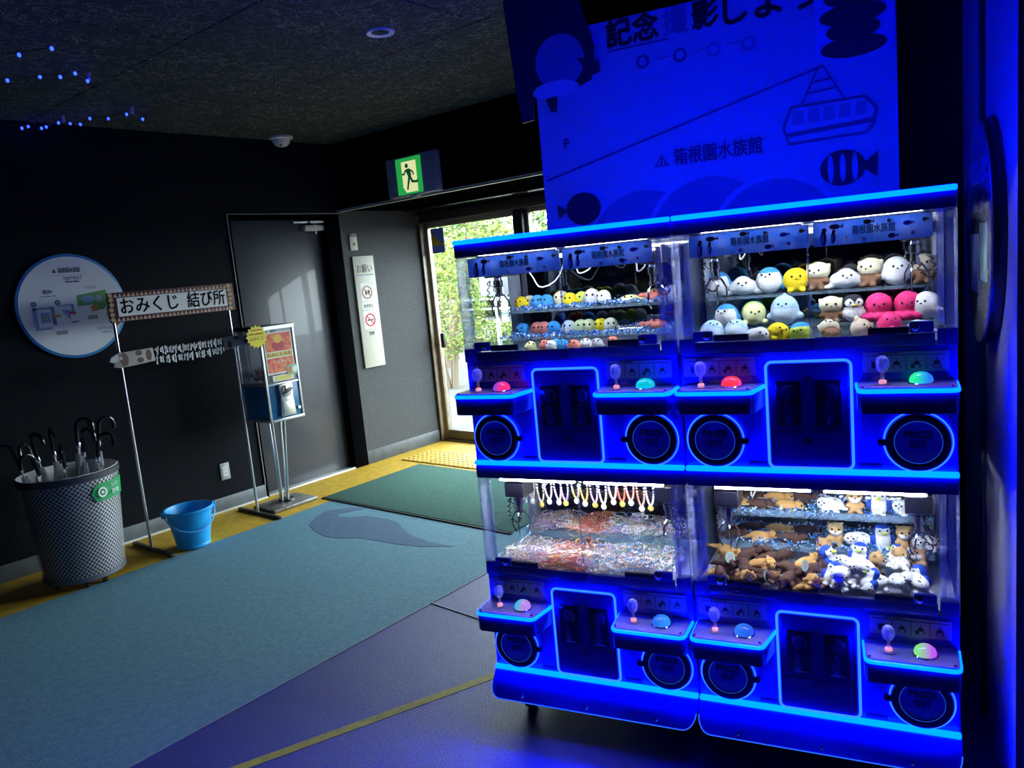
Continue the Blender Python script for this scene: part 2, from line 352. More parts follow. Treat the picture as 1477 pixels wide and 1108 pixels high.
# dropped beam before the glass door
struct('wall_soffit', MB().box(-5.08, 3.6, 4.07, 4.95, 2.105, 2.62).mesh('wall_soffit', mat('matt_black_beam', (.002, .0022, .003), 1.0, spec=0.0)), 'matt black dropped beam over the entrance', 'beam')
struct('trim_1', MB().box(-5.079, 3.0, 4.055, 4.07, 2.092, 2.108).box(-5.079, 3.0, 4.055, 4.10, 2.092, 2.098).mesh('trim_1', mat('satin_metal_trim', (.85, .84, .78), .4, .2)), 'satin metal edge strip along the black beam', 'trim')
tag(ob('door_operator', MB().box(-4.9, -2.8, 4.62, 4.93, 2.07, 2.104).mesh('door_operator', M_gloss, bevel=.004)), 'long black sliding door operator case above the glass door', 'door operator')

# ceiling: wood wool boards
ceil = struct('ceiling', MB().box(-5.3, 3.6, -3.2, 5.1, 2.645, 2.75).mesh('ceiling', M_black), 'dark wood wool board ceiling', 'ceiling')
bme = MB().box(-.906, .906, -.453, .453, 0, .025).mesh('board', M_ceil, bevel=.004, seg=1)
for i in range(5):
    for j in range(8):
        x, y = -5.08 + .91 + i * 1.82 - (.91 if j % 2 else 0), -2.6 + .4 + j * .91
        if x > 3.2: continue
        ob('board', bme, ceil, (x, y, 2.62))
def strands():
    mb = MB(); rnd = random.Random(3)
    for i in range(32000):
        x, y = rnd.uniform(-5.06, -.6), rnd.uniform(.3, 4.05)
        a = rnd.uniform(0, PI); L = rnd.uniform(.02, .055); w = rnd.uniform(.0006, .0013); bend = rnd.uniform(-.5, .5)
        p = Vector((x, y, 2.62 - rnd.uniform(.0005, .006))); vs = []
        for k in range(3):
            dx, dy = math.cos(a), math.sin(a); nn = Vector((-dy, dx, 0)) * w
            vs += [p + nn, p - nn]
            p = p + Vector((dx, dy, rnd.uniform(-.06, .06))) * (L / 2); a += bend
            p.z = min(p.z, 2.6185)
        mb.add(vs, [(0, 1, 3, 2), (2, 3, 5, 4)])
    return mb
sd = ob('wood_wool_strands', strands().mesh('wood_wool_strands', M_strand, smooth=False), ceil); sd['kind'] = 'stuff'

# partition beside and behind the prize machines (turned like the machines)
M_part = mat('ribbed_dark_wallcloth', (.36, .38, .44), .34, noise=(90, (.28, .30, .35)), bump=(420, .35), stretch=(1, 1, 3))
struct('wall_partition', MB().box(.275, .52, 2.05, 4.4, 0, 2.62).mesh('wall_partition', M_part), 'dark ribbed partition wall beside the prize machine', 'wall', rot=(0, 0, D))
struct('trim_2', MB().box(.262, .276, 2.62, 2.66, 0, 2.6).mesh('trim_2', M_black, bevel=.003), 'black upright strip on the dark partition wall', 'trim', rot=(0, 0, D))
struct('wall_alcove', MB().box(-1.12, .275, 3.28, 3.36, 0, 2.62).mesh('wall_alcove', M_wall), 'black wall behind the photo board', 'wall', rot=(0, 0, D))
struct('wall_front', MB().box(-5.3, 3.6, -3.3, -3.1, 0, 2.64).mesh('wall_front', M_wall), 'black lobby wall opposite the glass door', 'wall')
struct('wall_right', MB().box(3.5, 3.7, -3.3, 5.1, 0, 2.64).mesh('wall_right', M_wall), 'black lobby wall opposite the steel door', 'wall')

# ================================================================== THE PRIZE MACHINES
W = .694; TIERS = (.18, .90)
SL = {'L': (.004, .214, .228), 'R': (.462, .684, .690)}          # control shelves: left, right at front, right at the back
def shelf_outline(s, g=0.0, top=False):
    if s == 'L': x0, x1, xb0, xb1 = .004, .212, .004, .230
    else: x0, x1, xb0, xb1 = .464, .688, .458, .690
    r = .02; pts = [(xb1 + g, 0), (xb0 - g, 0)]
    for cx, a in ((x0 + r, 180), (x1 - r, 270)):
        for i in range(6):
            q = math.radians(a + 90 * i / 5); pts.append((cx + (r + g) * math.cos(q), -.112 + r + (r + g) * math.sin(q)))
    return pts
def pictogram(mb, k, h):
    if k == 0: return mb.prism([(-.014, .008), (-.001, .008), (.008, h * .45), (-.001, h - .012), (-.014, h - .012)], 0, .0008)
    mb.prism(rect(-.001, .001, h * .5, h - .006), 0, .0008)
    mb.prism(ell(0, h * .52, .0075, .0055, 12), 0, .0008)
    for sgn in (-1, 1):
        mb.prism([(sgn * .002, h * .50), (sgn * .011, h * .36), (sgn * .006, h * .14), (sgn * .004, h * .14), (sgn * .008, h * .36), (0, h * .45)], 0, .0008)
    if k == 2: mb.prism(ell(-.009, h * .3, .005, .006, 10), 0, .0008)
    return mb
M_coin = mat('dark_cast_metal', (.10, .10, .14), .28, .85)
M_knob = clear('crystal_knob', (.95, .95, 1), 1.7, haze=.42, hazecol=(1, 1, 1), rough=.08)
M_stem = mat('lit_joystick_collar', (.7, .6, .6), .2, emit=(1, .35, .45), estr=.8)
M_ringd = mat('prize_ring', (.004, .005, .03), .25, coat=.4)
M_disc = mat('prize_flap_film', (.07, .12, .95), .55)
M_flap = mat('prize_flap_clear', (.28, .34, .95), .5)
M_lock = mat('lock_block', (.02, .035, .22), .3)
M_bar = mat('pull_bar', (.006, .007, .006), .45)
M_mirror = mat('smoked_mirror', (.34, .36, .38), .02, 1.0)
M_cabfloor = mat('cabinet_floor', (.45, .5, .62), .5)
M_hose = mat('white_hose', (.8, .8, .8), .4)
M_cable = mat('black_coiled_cable', (.012, .012, .013), .45)
M_channel = mat('white_channel', (.62, .7, .85), .45)

def claw_mesh():
    mb = MB()
    mb.lathe([(.0, .0), (.012, 0), (.013, -.012), (.016, -.014), (.016, -.034), (.011, -.036), (.011, -.055), (.014, -.057), (.014, -.064), (.0, -.066)], 16)
    for k in range(3):
        q = 2 * PI * k / 3 + .5; c, s_ = math.cos(q), math.sin(q)
        pr = [(.010, -.058), (.020, -.066), (.034, -.088), (.036, -.108), (.030, -.126), (.021, -.136)]
        mb.tube([(r * c, r * s_, z) for r, z in pr], [.0028, .0028, .0026, .0024, .002, .0016], 6)
    return mb.mesh('claw_head', M_chrome)
def coil_mesh():
    path = []
    for i in range(140):
        t = i / 139; ang = t * 26 * PI
        cx = .0 + .018 * math.sin(t * PI * 2) + .022 * math.sin(t * PI); cz = -.01 - .085 * math.sin(t * PI)
        path.append((cx + .004 * math.cos(ang), .022 + .004 * math.sin(ang) , cz))
    return MB().tube(path, .0019, 5).mesh('coiled_cable', M_cable)

def film():
    m = mat('ocean_film', (.12, .24, .55), .35, noise=(26, (.26, .34, .62), 3)); nt = m.node_tree; b = nt.nodes['Principled BSDF']
    rp = [n for n in nt.nodes if n.type == 'VALTORGB'][0]; out = [n for n in nt.nodes if n.type == 'OUTPUT_MATERIAL'][0]
    tr = nt.nodes.new('ShaderNodeBsdfTranslucent'); nt.links.new(rp.outputs[0], tr.inputs[0])
    mx = nt.nodes.new('ShaderNodeMixShader'); mx.inputs[0].default_value = .6
    nt.links.new(b.outputs[0], mx.inputs[1]); nt.links.new(tr.outputs[0], mx.inputs[2]); nt.links.new(mx.outputs[0], out.inputs[0])
    return m
M_film = film()
def banner(root, x0, x1, z0, z1, y, flip):
    w, h = x1 - x0, z1 - z0
    bn = flat('sign_banner', rrect(x0, x1, z0, z1, .004, 3), M_film, root, y, .002)
    text('banner_lettering', '箱根園水族館', .024, M_navyink, bn, x0 + w * .52, z0 + h * .42, y - .001, width=.098, bold=.0005)
    flat('underline', rect(x0 + w * .38, x0 + w * .66, z0 + h * .32, z0 + h * .335), mat('print_grey', (.2, .22, .4), .5), bn, y - .0008, .0007)
    for (px, s_) in ((.09, 1.25), (.175, .95)):
        cx, cz = x0 + w * px, z0 + h * .33
        flats('printed_penguin', [ell(cx, cz, .0062 * s_, .015 * s_, 14), ell(cx + .002 * s_, cz + .016 * s_, .0045 * s_, .005 * s_, 12)], M_ink, bn, y - .0006, .0005)
        flat('penguin_belly', ell(cx - .002 * s_, cz - .001, .0036 * s_, .011 * s_, 12), M_paper, bn, y - .0010, .0004)
    prints = [((.19, .78), (.013, .007), (.42, .16, .08)), ((.47, .86), (.010, .006), (.75, .2, .06)), ((.80, .66), (.010, .006), (.3, .2, .42)), ((.84, .24), (.007, .006), (.55, .08, .3)),
              ((.67, .2), (.009, .006), (.015, .03, .14)), ((.44, .16), (.008, .005), (.55, .1, .25)), ((.29, .3), (.004, .004), (.6, .25, .12)), ((.65, .82), (.005, .005), (.6, .5, .08)), ((.94, .74), (.006, .005), (.5, .5, .1))]
    for k, ((u, v), (rx, rz), c) in enumerate(prints):
        cx, cz = x0 + w * u, z0 + h * v
        if k in (3, 5, 6):
            p = []
            for i in range(10):
                q = PI / 2 + 2 * PI * i / 10; r = rx if i % 2 == 0 else rx * .45; p.append((cx + r * math.cos(q), cz + r * math.sin(q)))
            flat('printed_starfish', p, mat('print_%d' % k, c, .5), bn, y - .0006, .0005)
        else:
            flat('printed_fish', ell(cx, cz, rx, rz, 14)[:-1] + [(cx + rx * 1.05, cz - .001), (cx + rx * 1.6, cz - rz * .8), (cx + rx * 1.6, cz + rz * .8), (cx + rx * 1.05, cz + .001)], mat('print_%d' % k, c, .5), bn, y - .0006, .0005)

def make_machine(label, mx0, glows):
    o = m2w(mx0, 2.19)
    R = thing('prize_machine', label, 'claw machine', o, D)
    # base
    def skirt():
        pts = [(0, .172), (W, .172)] + [(W - .04 + .04 * math.cos(a), .144 + .04 * math.sin(a)) for a in [-i * PI / 12 for i in range(7)]] + \
              [(.04 + .04 * math.cos(a), .144 + .04 * math.sin(a)) for a in [-PI / 2 - i * PI / 12 for i in range(7)]]
        mb = MB().prism(pts, 0, .38)
        mb.v = [(x, (y if y > .1 else -.012 - (.172 - z) * 1.0), z) for x, y, z in mb.v]
        return mb.mesh('base_skirt', M_body, bevel=.004)
    ob('base_skirt', cached('skirt', skirt), R)
    def skirt_edge():
        c = [(.04 - .038 * math.cos(a), .144 - .038 * math.sin(a)) for a in [i * PI / 12 for i in range(7)]]
        c += [(W - x, z) for x, z in c[::-1]]
        return MB().tube([(x, -.014 - (.172 - z) * 1.0, z) for x, z in c], .0015, 6).mesh('skirt_edge_light', M_lede)
    ob('skirt_edge_light', cached('skirt_edge', skirt_edge), R)
    for x in (.12, W / 2, W - .12):
        ob('screw', cached('screw', lambda: MB().lathe([(0, .003), (.004, .003), (.006, 0)], 10).mesh('screw', M_chrome)), R, (x, -.068, .118), (PI / 2 - .75, 0, 0))
    for x in (.09, W - .09):
        for y in (.07, .36):
            cs = ob('caster', cached('caster', lambda: MB().tube([(-.014, 0, .036), (.014, 0, .036)], .036, 18).box(-.02, .02, -.015, .02, .05, .105).mesh('caster', M_black)), R, (x, y, 0))
    ob('chassis', cached('chassis', lambda: MB().box(.01, W - .01, .02, .43, .104, .18).mesh('chassis', M_navy)), R)
    for ti, z0 in enumerate(TIERS):
        T = lambda n, key, fn, parent=None: ob(n, cached(key, fn), parent or R, (0, 0, 0 if parent else z0))
        T('console', 'console', lambda: MB().box(.002, W - .002, .0, .44, -.008, .333).mesh('console', M_body, bevel=.004))
        T('led_strip', 'led_strip', lambda: MB().box(0, W - .001, -.014, .004, -.007, .007).mesh('led_strip', M_led, bevel=.004))
        T('header_band', 'header', lambda: MB().box(.001, W - .001, -.010, .44, .667, .712).mesh('header_band', M_navy, bevel=.006))
        # coin door
        cd = T('coin_door', 'coin_door', lambda: MB().prism(rrect(.240, .442, .014, .299, .012), -.010, .004).mesh('coin_door', M_dark, bevel=.002))
        T('led_frame', 'led_frame', lambda: MB().loop([(x, -.006, z) for x, z in rrect(.234, .448, .009, .304, .016)], .0036, 6).mesh('led_frame', M_ledb), cd)
        for k, x in enumerate((.291, .391)):
            cp = ob('coin_plate', cached('coin_plate', lambda: MB().box(-.032, .032, -.016, -.009, -.062, .062).mesh('coin_plate', M_gloss, bevel=.002)), cd, (x, 0, .19))
            ob('coin_knob', cached('coin_knob', lambda: MB().tube([(0, -.014, 0), (0, -.030, 0)], [.020, .018], 20).box(-.0025, .0025, -.036, -.029, -.014, .014).mesh('coin_knob', M_coin, ang=30)), cd, (x + .004, 0, .222))
            ob('return_lever', cached('return_lever', lambda: MB().prism([(-.014, -.03), (.012, -.03), (.004, .018), (-.006, .026)], -.026, -.015).tube([(.0, -.028, -.018), (.0, -.028, -.036)], .003, 8).mesh('return_lever', M_coin, bevel=.001)), cd, (x, 0, .17))
            ob('return_tray', cached('return_tray', lambda: MB().box(-.016, .022, -.020, -.014, -.058, -.054).mesh('return_tray', M_chrome)), cd, (x, 0, .19))
        for (x, z) in ((.341, .254), (.338, .088)):
            ob('key_lock', cached('key_lock', lambda: MB().tube([(0, -.009, 0), (0, -.016, 0)], .008, 14).box(-.001, .001, -.0175, -.0155, -.004, .004).mesh('key_lock', M_coin)), cd, (x, 0, z))
        T('lower_seam', 'cd_seam', lambda: MB().box(.248, .434, -.0115, -.0095, .108, .110).mesh('lower_seam', M_navy), cd)
        for si, s in enumerate('LR'):
            # control shelf
            sh = T('control_shelf', 'shelf' + s, lambda: MB().slab(shelf_outline(s), .180, .236).mesh('control_shelf', M_dark, bevel=.003))
            T('led_trim', 'trim' + s, lambda: MB().slab(shelf_outline(s, .0025), .232, .243).mesh('led_trim', M_led, bevel=.003), sh)
            T('top_plate', 'plate' + s, lambda: MB().slab(shelf_outline(s, -.003), .241, .2465).mesh('top_plate', M_greyp, bevel=.001), sh)
            jx, bx = (.068, .150) if s == 'L' else (.522, .608)
            js = ob('joystick', cached('joystick', lambda: MB().lathe([(0, 0), (.020, 0), (.021, .002), (.010, .003), (0, .003)], 18, 2).lathe([(.009, .003), (.009, .010), (.0045, .012)], 14, 0).lathe([(.0045, .010), (.0042, .032)], 10, 1).lathe([(.0042, .030), (.010, .034), (.0155, .045), (.0165, .055), (.0135, .066), (.007, .072), (0, .073)], 9, 1).mesh('joystick', [M_stem, M_knob, M_greyp], ang=8)), sh, (jx, -.058, .2465))
            base = ob('button', cached('button', lambda: MB().lathe([(0, 0), (.030, 0), (.030, .003), (.026, .006), (.026, .008)], 24).mesh('button', M_chrome)), sh, (bx, -.058, .2465))
            bd = ob('button_dome', cached('dome' + glows[ti][si], lambda: MB().lathe([(.027, 0), (.027, .008), (.024, .016), (.016, .023), (.008, .0255), (0, .026)], 24).mesh('button_dome', GLOW[glows[ti][si]])), sh, (bx, -.058, .250))
            for (x, y) in ((.016, -.098), (.198, -.098)) if s == 'L' else ((.476, -.098), (.674, -.098)):
                ob('screw', cached('screwp', lambda: MB().lathe([(.004, 0), (.004, .002), (0, .002)], 10).mesh('screw', M_dark)), sh, (x, y, .2465))
            # prize door
            cx, cz = (.088, .084) if s == 'L' else (.601, .085)
            def prize():
                mb = MB().ring(0, 0, .055, .076, -.012, .0, 48); sg = 1 if s == 'L' else -1
                mb.prism(rrect(min(sg * .07, sg * .094), max(sg * .07, sg * .094), -.010, .008, .008), -.014, 0)
                return mb.mesh('prize_door', M_ringd, bevel=.003)
            pd = ob('prize_door', cached('prize' + s, prize), R, (cx, 0, z0 + cz))
            ob('glow_ring', cached('glow_ring', lambda: MB().loop([(.0795 * math.cos(2 * PI * i / 64), -.004, .0795 * math.sin(2 * PI * i / 64)) for i in range(64)], .0019, 6).mesh('glow_ring', M_ledb)), pd)
            ob('inner_ring', cached('inner_ring', lambda: MB().loop([(.0555 * math.cos(2 * PI * i / 64), -.011, .0555 * math.sin(2 * PI * i / 64)) for i in range(64)], .0010, 6).mesh('inner_ring', mat('faint_blue_edge', (.0, .05, .4), .3, emit=(.02, .12, 1), estr=.5))), pd)
            ob('flap', cached('flap', lambda: MB().prism(ell(0, 0, .0555, n=40), -.003, .0).mesh('flap', M_disc, smooth=False)), pd)
            ob('flap_edge', cached('flap_edge', lambda: MB().prism(ell(0, 0, .054, .054, 24, math.radians(208), math.radians(332)), -.0045, -.003).mesh('flap_edge', M_flap, smooth=False)), pd)
            for wd, dz in (('PRIZE', .011), ('OUT', -.016)):
                t_ = cached('pw' + wd, lambda: text_mesh('door_lettering', wd, .026, mat('lettering_dark_blue', (.004, .006, .05), .5), weight=.0006, width=.068 if wd == 'PRIZE' else .042))
                ob('door_lettering', t_, pd, (0, -.0052, dz), (PI / 2, 0, 0))
            # instruction panel
            x0 = .010 if s == 'L' else .476
            ip = ob('instruction_panel', cached('ipanel', lambda: MB().prism(rrect(0, .197, 0, .052, .003), -.003, .002).mesh('instruction_panel', M_inst, smooth=False)), R, (x0, 0, z0 + .268))
            for k in range(4):
                ob('pictogram', cached('picto%d' % k, lambda: pictogram(MB(), k, .038).mesh('pictogram', M_navyink, smooth=False)), ip, (.0345 + .045 * k, -.0042, .003))
            for k in range(3):
                ob('divider', cached('div', lambda: MB().prism(rect(0, .0015, .004, .042), -.0038, -.003).mesh('divider', M_navyink, smooth=False)), ip, (.055 + .045 * k, 0, 0))
            ob('top_line', cached('topl', lambda: MB().prism(rect(.006, .191, .043, .0445), -.0038, -.003).mesh('top_line', M_navyink, smooth=False)), ip)
            hw = cached('howto', lambda: text_mesh('heading', 'あそびかた', .009, M_navyink, width=.045))
            ob('heading', hw, ip, (.06, -.0040, .0455), (PI / 2, 0, 0))
        ob('vent_slot', cached('vent', lambda: MB().box(0, .055, -.002, .004, 0, .010).mesh('vent_slot', M_black)), R, (.176, 0, z0 + .012))
        ob('vent_slot', cached('vent', None), R, (.462, 0, z0 + .012))
        # glass cabinet
        T('cabinet_floor', 'cabfloor', lambda: MB().box(.006, W - .006, .008, .42, .333, .346).mesh('cabinet_floor', M_cabfloor))
        T('mirror_back', 'mirror', lambda: MB().box(.006, W - .006, .40, .42, .346, .667).mesh('mirror_back', M_mirror, smooth=False))
        for x in (.0, W - .048):
            T('corner_post', 'post%d' % (x > .1), lambda: MB().box(x + .001, x + .047, -.004, .0, .336, .667).box(x + (.001 if x < .1 else .043), x + (.005 if x < .1 else .047), 0, .045, .336, .667).box(x + (.030 if x < .1 else .006), x + (.040 if x < .1 else .016), .001, .008, .336, .667).mesh('corner_post', M_post, smooth=False))
            T('post_block', 'pblock%d' % (x > .1), lambda: MB().box(x + .002, x + .046, -.008, .03, .333, .376).mesh('post_block', M_lock, bevel=.003))
            T('rear_channel', 'rchan%d' % (x > .1), lambda: MB().box(x + .012, x + .040, .345, .395, .346, .667).box(x + .02, x + .024, .343, .346, .36, .65).mesh('rear_channel', M_channel, bevel=.002))
            T('side_pane', 'sidep%d' % (x > .1), lambda: MB().box(.002 if x < .1 else W - .005, .005 if x < .1 else W - .002, .046, .40, .346, .667).mesh('side_pane', M_acr, smooth=False))
        T('front_pane', 'fpl', lambda: MB().box(.042, .364, .003, .006, .362, .667).mesh('front_pane', M_acr, smooth=False))
        T('front_pane', 'fpr', lambda: MB().box(.352, .645, -.003, .0, .362, .667).mesh('front_pane', M_acr, smooth=False))
        T('pane_edge', 'pe', lambda: MB().box(.350, .3535, -.004, .001, .362, .667).mesh('pane_edge', M_post, smooth=False))
        T('bottom_rail', 'brl', lambda: MB().box(.042, .362, -.004, .008, .335, .364).mesh('bottom_rail', M_navy, bevel=.002))
        T('bottom_rail', 'brr', lambda: MB().box(.362, .642, -.011, .006, .335, .366).mesh('bottom_rail', mat('slate_rail', (.09, .11, .22), .25, .3), bevel=.002))
        for (x, yy) in ((.070, -.006), (.612, -.012)):
            lk = ob('lock_block', cached('lockb', lambda: MB().prism(rrect(-.027, .027, -.014, .014, .005), -.008, .006).mesh('lock_block', M_lock, bevel=.001)), R, (x, yy, z0 + .383))
            ob('lock_cylinder', cached('lockc', lambda: MB().lathe([(0, 0), (.008, 0), (.009, .006), (.006, .008), (0, .009)], 16).mesh('lock_cylinder', M_chrome)), lk, (.012 if x < .3 else -.014, -.008, 0), (PI / 2, 0, 0))
        for (x, yy) in ((.146, -.003), (.537, -.009)):
            ob('pull_bar', cached('pullb', lambda: MB().box(-.047, .047, -.008, .004, -.009, .009).mesh('pull_bar', M_bar, bevel=.002)), R, (x, yy, z0 + .376))
        # lights and claws inside
        for (x0, x1) in ((.075, .335), (.37, .62)):
            ob('lamp_bar', cached('lampbar%.2f' % x0, lambda: MB().box(x0, x1, .012, .026, .655, .664).mesh('lamp_bar', M_lamp)), R, (0, 0, z0))
            ob('lamp_housing', cached('lamph%.2f' % x0, lambda: MB().box(x0 - .004, x1 + .004, .008, .032, .662, .668).mesh('lamp_housing', M_white)), R, (0, 0, z0))
        T('gantry_rail', 'rail', lambda: MB().box(.03, W - .03, .13, .142, .640, .652).box(.03, W - .03, .24, .252, .640, .652).mesh('gantry_rail', M_steel))
        for (x, dy) in ((.094, .0), (.604, .02)):
            cr = ob('claw_carriage', cached('carr', lambda: MB().box(-.034, .034, -.03, .05, -.022, .026).mesh('claw_carriage', M_gloss, bevel=.002)), R, (x, .10 + dy, z0 + (.602 if ti == 0 else .618)))
            ob('claw_head', cached('clawh', claw_mesh), cr, (.0, 0, -.02), (0, 0, x * 3))
            ob('coiled_cable', cached('coil', coil_mesh), cr, (.012 if x > .3 else -.03, -.03, -.022))
            ob('bracket', cached('brk', lambda: MB().box(.034, .037, -.03, .05, -.022, .032).mesh('bracket', M_steel)), cr)
        for k, (x0, x1, dz) in enumerate(((.14, .30, .085), (.31, .40, .05), (.52, .57, .06))) if (ti == 1 and mx0 < -1) else enumerate(((.14, .17, .05),)):
            pth = [(x0 + (x1 - x0) * t / 10, .19 + .02 * math.sin(t), .635 - dz * math.sin(PI * t / 10)) for t in range(11)]
            ob('hose', cached('hose%.2f' % x1, lambda: MB().tube(pth, .0024, 8).mesh('hose', M_hose)), R, (0, 0, z0))
        if ti == 1:
            banner(R, .046, .357, .898 + .604, .898 + .664, -.007, 0); banner(R, .367, .640, .898 + .604, .898 + .664, -.009, 1)
            ob('prize_shelf', cached('shelfu', lambda: MB().box(.046, W - .05, .155, .385, .470, .476).mesh('prize_shelf', M_shelf, smooth=False)), R, (0, 0, z0))
            ob('prize_step', cached('stepu', lambda: MB().box(.046, W - .05, .115, .385, .346, .386).mesh('prize_step', M_shelf, smooth=False)), R, (0, 0, z0))
    ob('led_strip', cached('led_strip', None), R, (0, 0, 1.615))
    ob('added_rear_strip', cached('led_rear', lambda: MB().box(0.01, W - .01, .425, .445, -.006, .010).mesh('added_rear_strip', mat('added_rear_glow', (.0, .05, .3), .3, emit=(0, .012, 1), estr=24.0), bevel=.004)), R, (0, 0, 1.615))  # unseen glowing strip, added to light the photo board behind
    ob('back_panel', cached('backp', lambda: MB().box(.004, W - .004, .435, .45, .10, 1.6).mesh('back_panel', M_navy)), R)
    return R
GLOW = {'magenta': two_glow('button_magenta', (.25, .06, .7), (1, .03, .15), 1.0), 'cyan': two_glow('button_cyan', (0, .55, .7), (.0, .5, .65), 1.0),
        'red': two_glow('button_red', (1, .03, .08), (1, .05, .08), 1.0), 'green': two_glow('button_green', (.02, .9, .25), (.02, .2, 1), 1.0),
        'teal': two_glow('button_teal', (.0, .55, .75), (.55, .25, .8), .9), 'blue': two_glow('button_blue', (.02, .15, .9), (.03, .3, 1), .9),
        'sky': two_glow('button_sky', (.03, .2, 1), (.02, .12, .8), .9), 'lime': two_glow('button_lime', (.25, .8, .2), (.55, .1, .9), .95)}
ML, MR = -1.220, -.522
mach_a = make_machine('blue two-tier prize machine holding bead jewellery in its lower cabinet', ML, (('teal', 'blue'), ('magenta', 'cyan')))
mach_b = make_machine('blue two-tier prize machine holding animal plush toys in both cabinets', MR, (('sky', 'lime'), ('red', 'green')))
# shelves of the lower plush cabinet and the tray of the bead cabinet belong to one machine each
for nm, z in (('prize_shelf', .420), ('prize_shelf', .525)):
    ob(nm, cached('shelfl', lambda: MB().box(.05, W - .05, .165, .39, 0, .006).box(.05, W - .05, .165, .168, .006, .022).mesh('prize_shelf', M_shelf, smooth=False)), mach_b, (0, 0, .18 + z))
ob('prize_tray', MB().box(.06, .64, .20, .385, .395, .400).box(.06, .64, .20, .203, .40, .425).box(.06, .063, .20, .385, .40, .425).mesh('prize_tray', M_shelf, smooth=False), mach_a, (0, 0, .18))
ob('hanging_rod', MB().tube([(.05, .16, .632), (W - .05, .16, .632)], .004, 8).mesh('hanging_rod', M_chrome), mach_a, (0, 0, .18))

# ================================================================== PRIZES IN THE CABINETS
def blob(name, ells, mats, classify=None, vox=.0032, smooth=6):
    """one continuous soft body grown from overlapping ellipsoids"""
    mb = MB()
    for e in ells: mb.sph(e[0], e[1], 14, 10)
    me = mb.mesh(name, mats[0], smooth=False)
    o = bpy.data.objects.new(name, me); COL.objects.link(o)
    r = o.modifiers.new('r', 'REMESH'); r.mode = 'VOXEL'; r.voxel_size = vox
    s = o.modifiers.new('s', 'SMOOTH'); s.iterations = smooth; s.factor = .5
    bpy.context.view_layer.update()
    out = bpy.data.meshes.new_from_object(o.evaluated_get(bpy.context.evaluated_depsgraph_get()))
    bpy.data.objects.remove(o); bpy.data.meshes.remove(me)
    out.name = name; out.materials.clear()
    for m in mats: out.materials.append(m)
    if classify:
        for p in out.polygons: p.material_index = classify(*p.center)
    out.polygons.foreach_set('use_smooth', [True] * len(out.polygons)); out.update()
    return out
def plush(name, col, col2=None):
    return mat('plush_' + name, col, .95, noise=(160, col2 or tuple(c * .86 for c in col), 2), bump=(500, .35), spec=.1)
P_white = plush('white', (.82, .83, .84)); P_cream = plush('cream', (.80, .74, .52)); P_brown = plush('brown', (.24, .13, .08)); P_dark = plush('dark_brown', (.10, .055, .045))
P_blue = plush('sky_blue', (.07, .36, .82)); P_pale = plush('pale_blue', (.42, .62, .84)); P_yellow = plush('yellow', (.90, .66, .03)); P_pink = plush('pink', (.86, .05, .22))
P_green = plush('green', (.35, .62, .10)); P_black = plush('black', (.03, .03, .04)); P_royal = plush('royal_blue', (.03, .09, .55)); P_tan = plush('tan', (.55, .34, .16))
P_caramel = plush('caramel', (.60, .33, .12)); P_lemon = plush('lemon', (.74, .76, .40)); P_coral = plush('coral', (.82, .25, .20)); P_beige = plush('beige', (.70, .58, .45)); P_lime = plush('lime', (.60, .74, .12))
def spotted():
    m = mat('plush_spotted', (.84, .85, .87), .95, bump=(500, .3)); nt = m.node_tree; b = nt.nodes['Principled BSDF']
    tc = nt.nodes.new('ShaderNodeTexCoord'); v = nt.nodes.new('ShaderNodeTexVoronoi'); v.inputs['Scale'].default_value = 75
    r = nt.nodes.new('ShaderNodeValToRGB'); r.color_ramp.interpolation = 'LINEAR'
    r.color_ramp.elements[0].color = (.05, .05, .06, 1); r.color_ramp.elements[1].color = (.84, .85, .87, 1); r.color_ramp.elements[0].position = .17; r.color_ramp.elements[1].position = .23
    nt.links.new(tc.outputs['Object'], v.inputs['Vector']); nt.links.new(v.outputs['Distance'], r.inputs[0]); nt.links.new(r.outputs[0], b.inputs['Base Color'])
    return m
P_spot = spotted()
EYE = lambda: cached('eye', lambda: MB().sph((0, 0, 0), (.0032, .0022, .0034), 10, 6).mesh('eye', mat('bead_eye', (.008, .008, .01), .15)))
NOSE = lambda: cached('nose', lambda: MB().sph((0, 0, 0), (.0032, .0024, .0022), 10, 6).mesh('nose', mat('nose_dark', (.03, .02, .02), .4)))
BEAK = lambda: cached('beak', lambda: MB().sph((0, 0, 0), (.0075, .008, .0048), 12, 8).mesh('beak', P_lime))
BEAKY = lambda: cached('beaky', lambda: MB().sph((0, 0, 0), (.005, .006, .0035), 12, 8).mesh('beak', P_yellow))
BLUSH = lambda: cached('cheek', lambda: MB().sph((0, 0, 0), (.004, .0016, .003), 10, 6).mesh('cheek', plush('rose', (.8, .3, .3))))
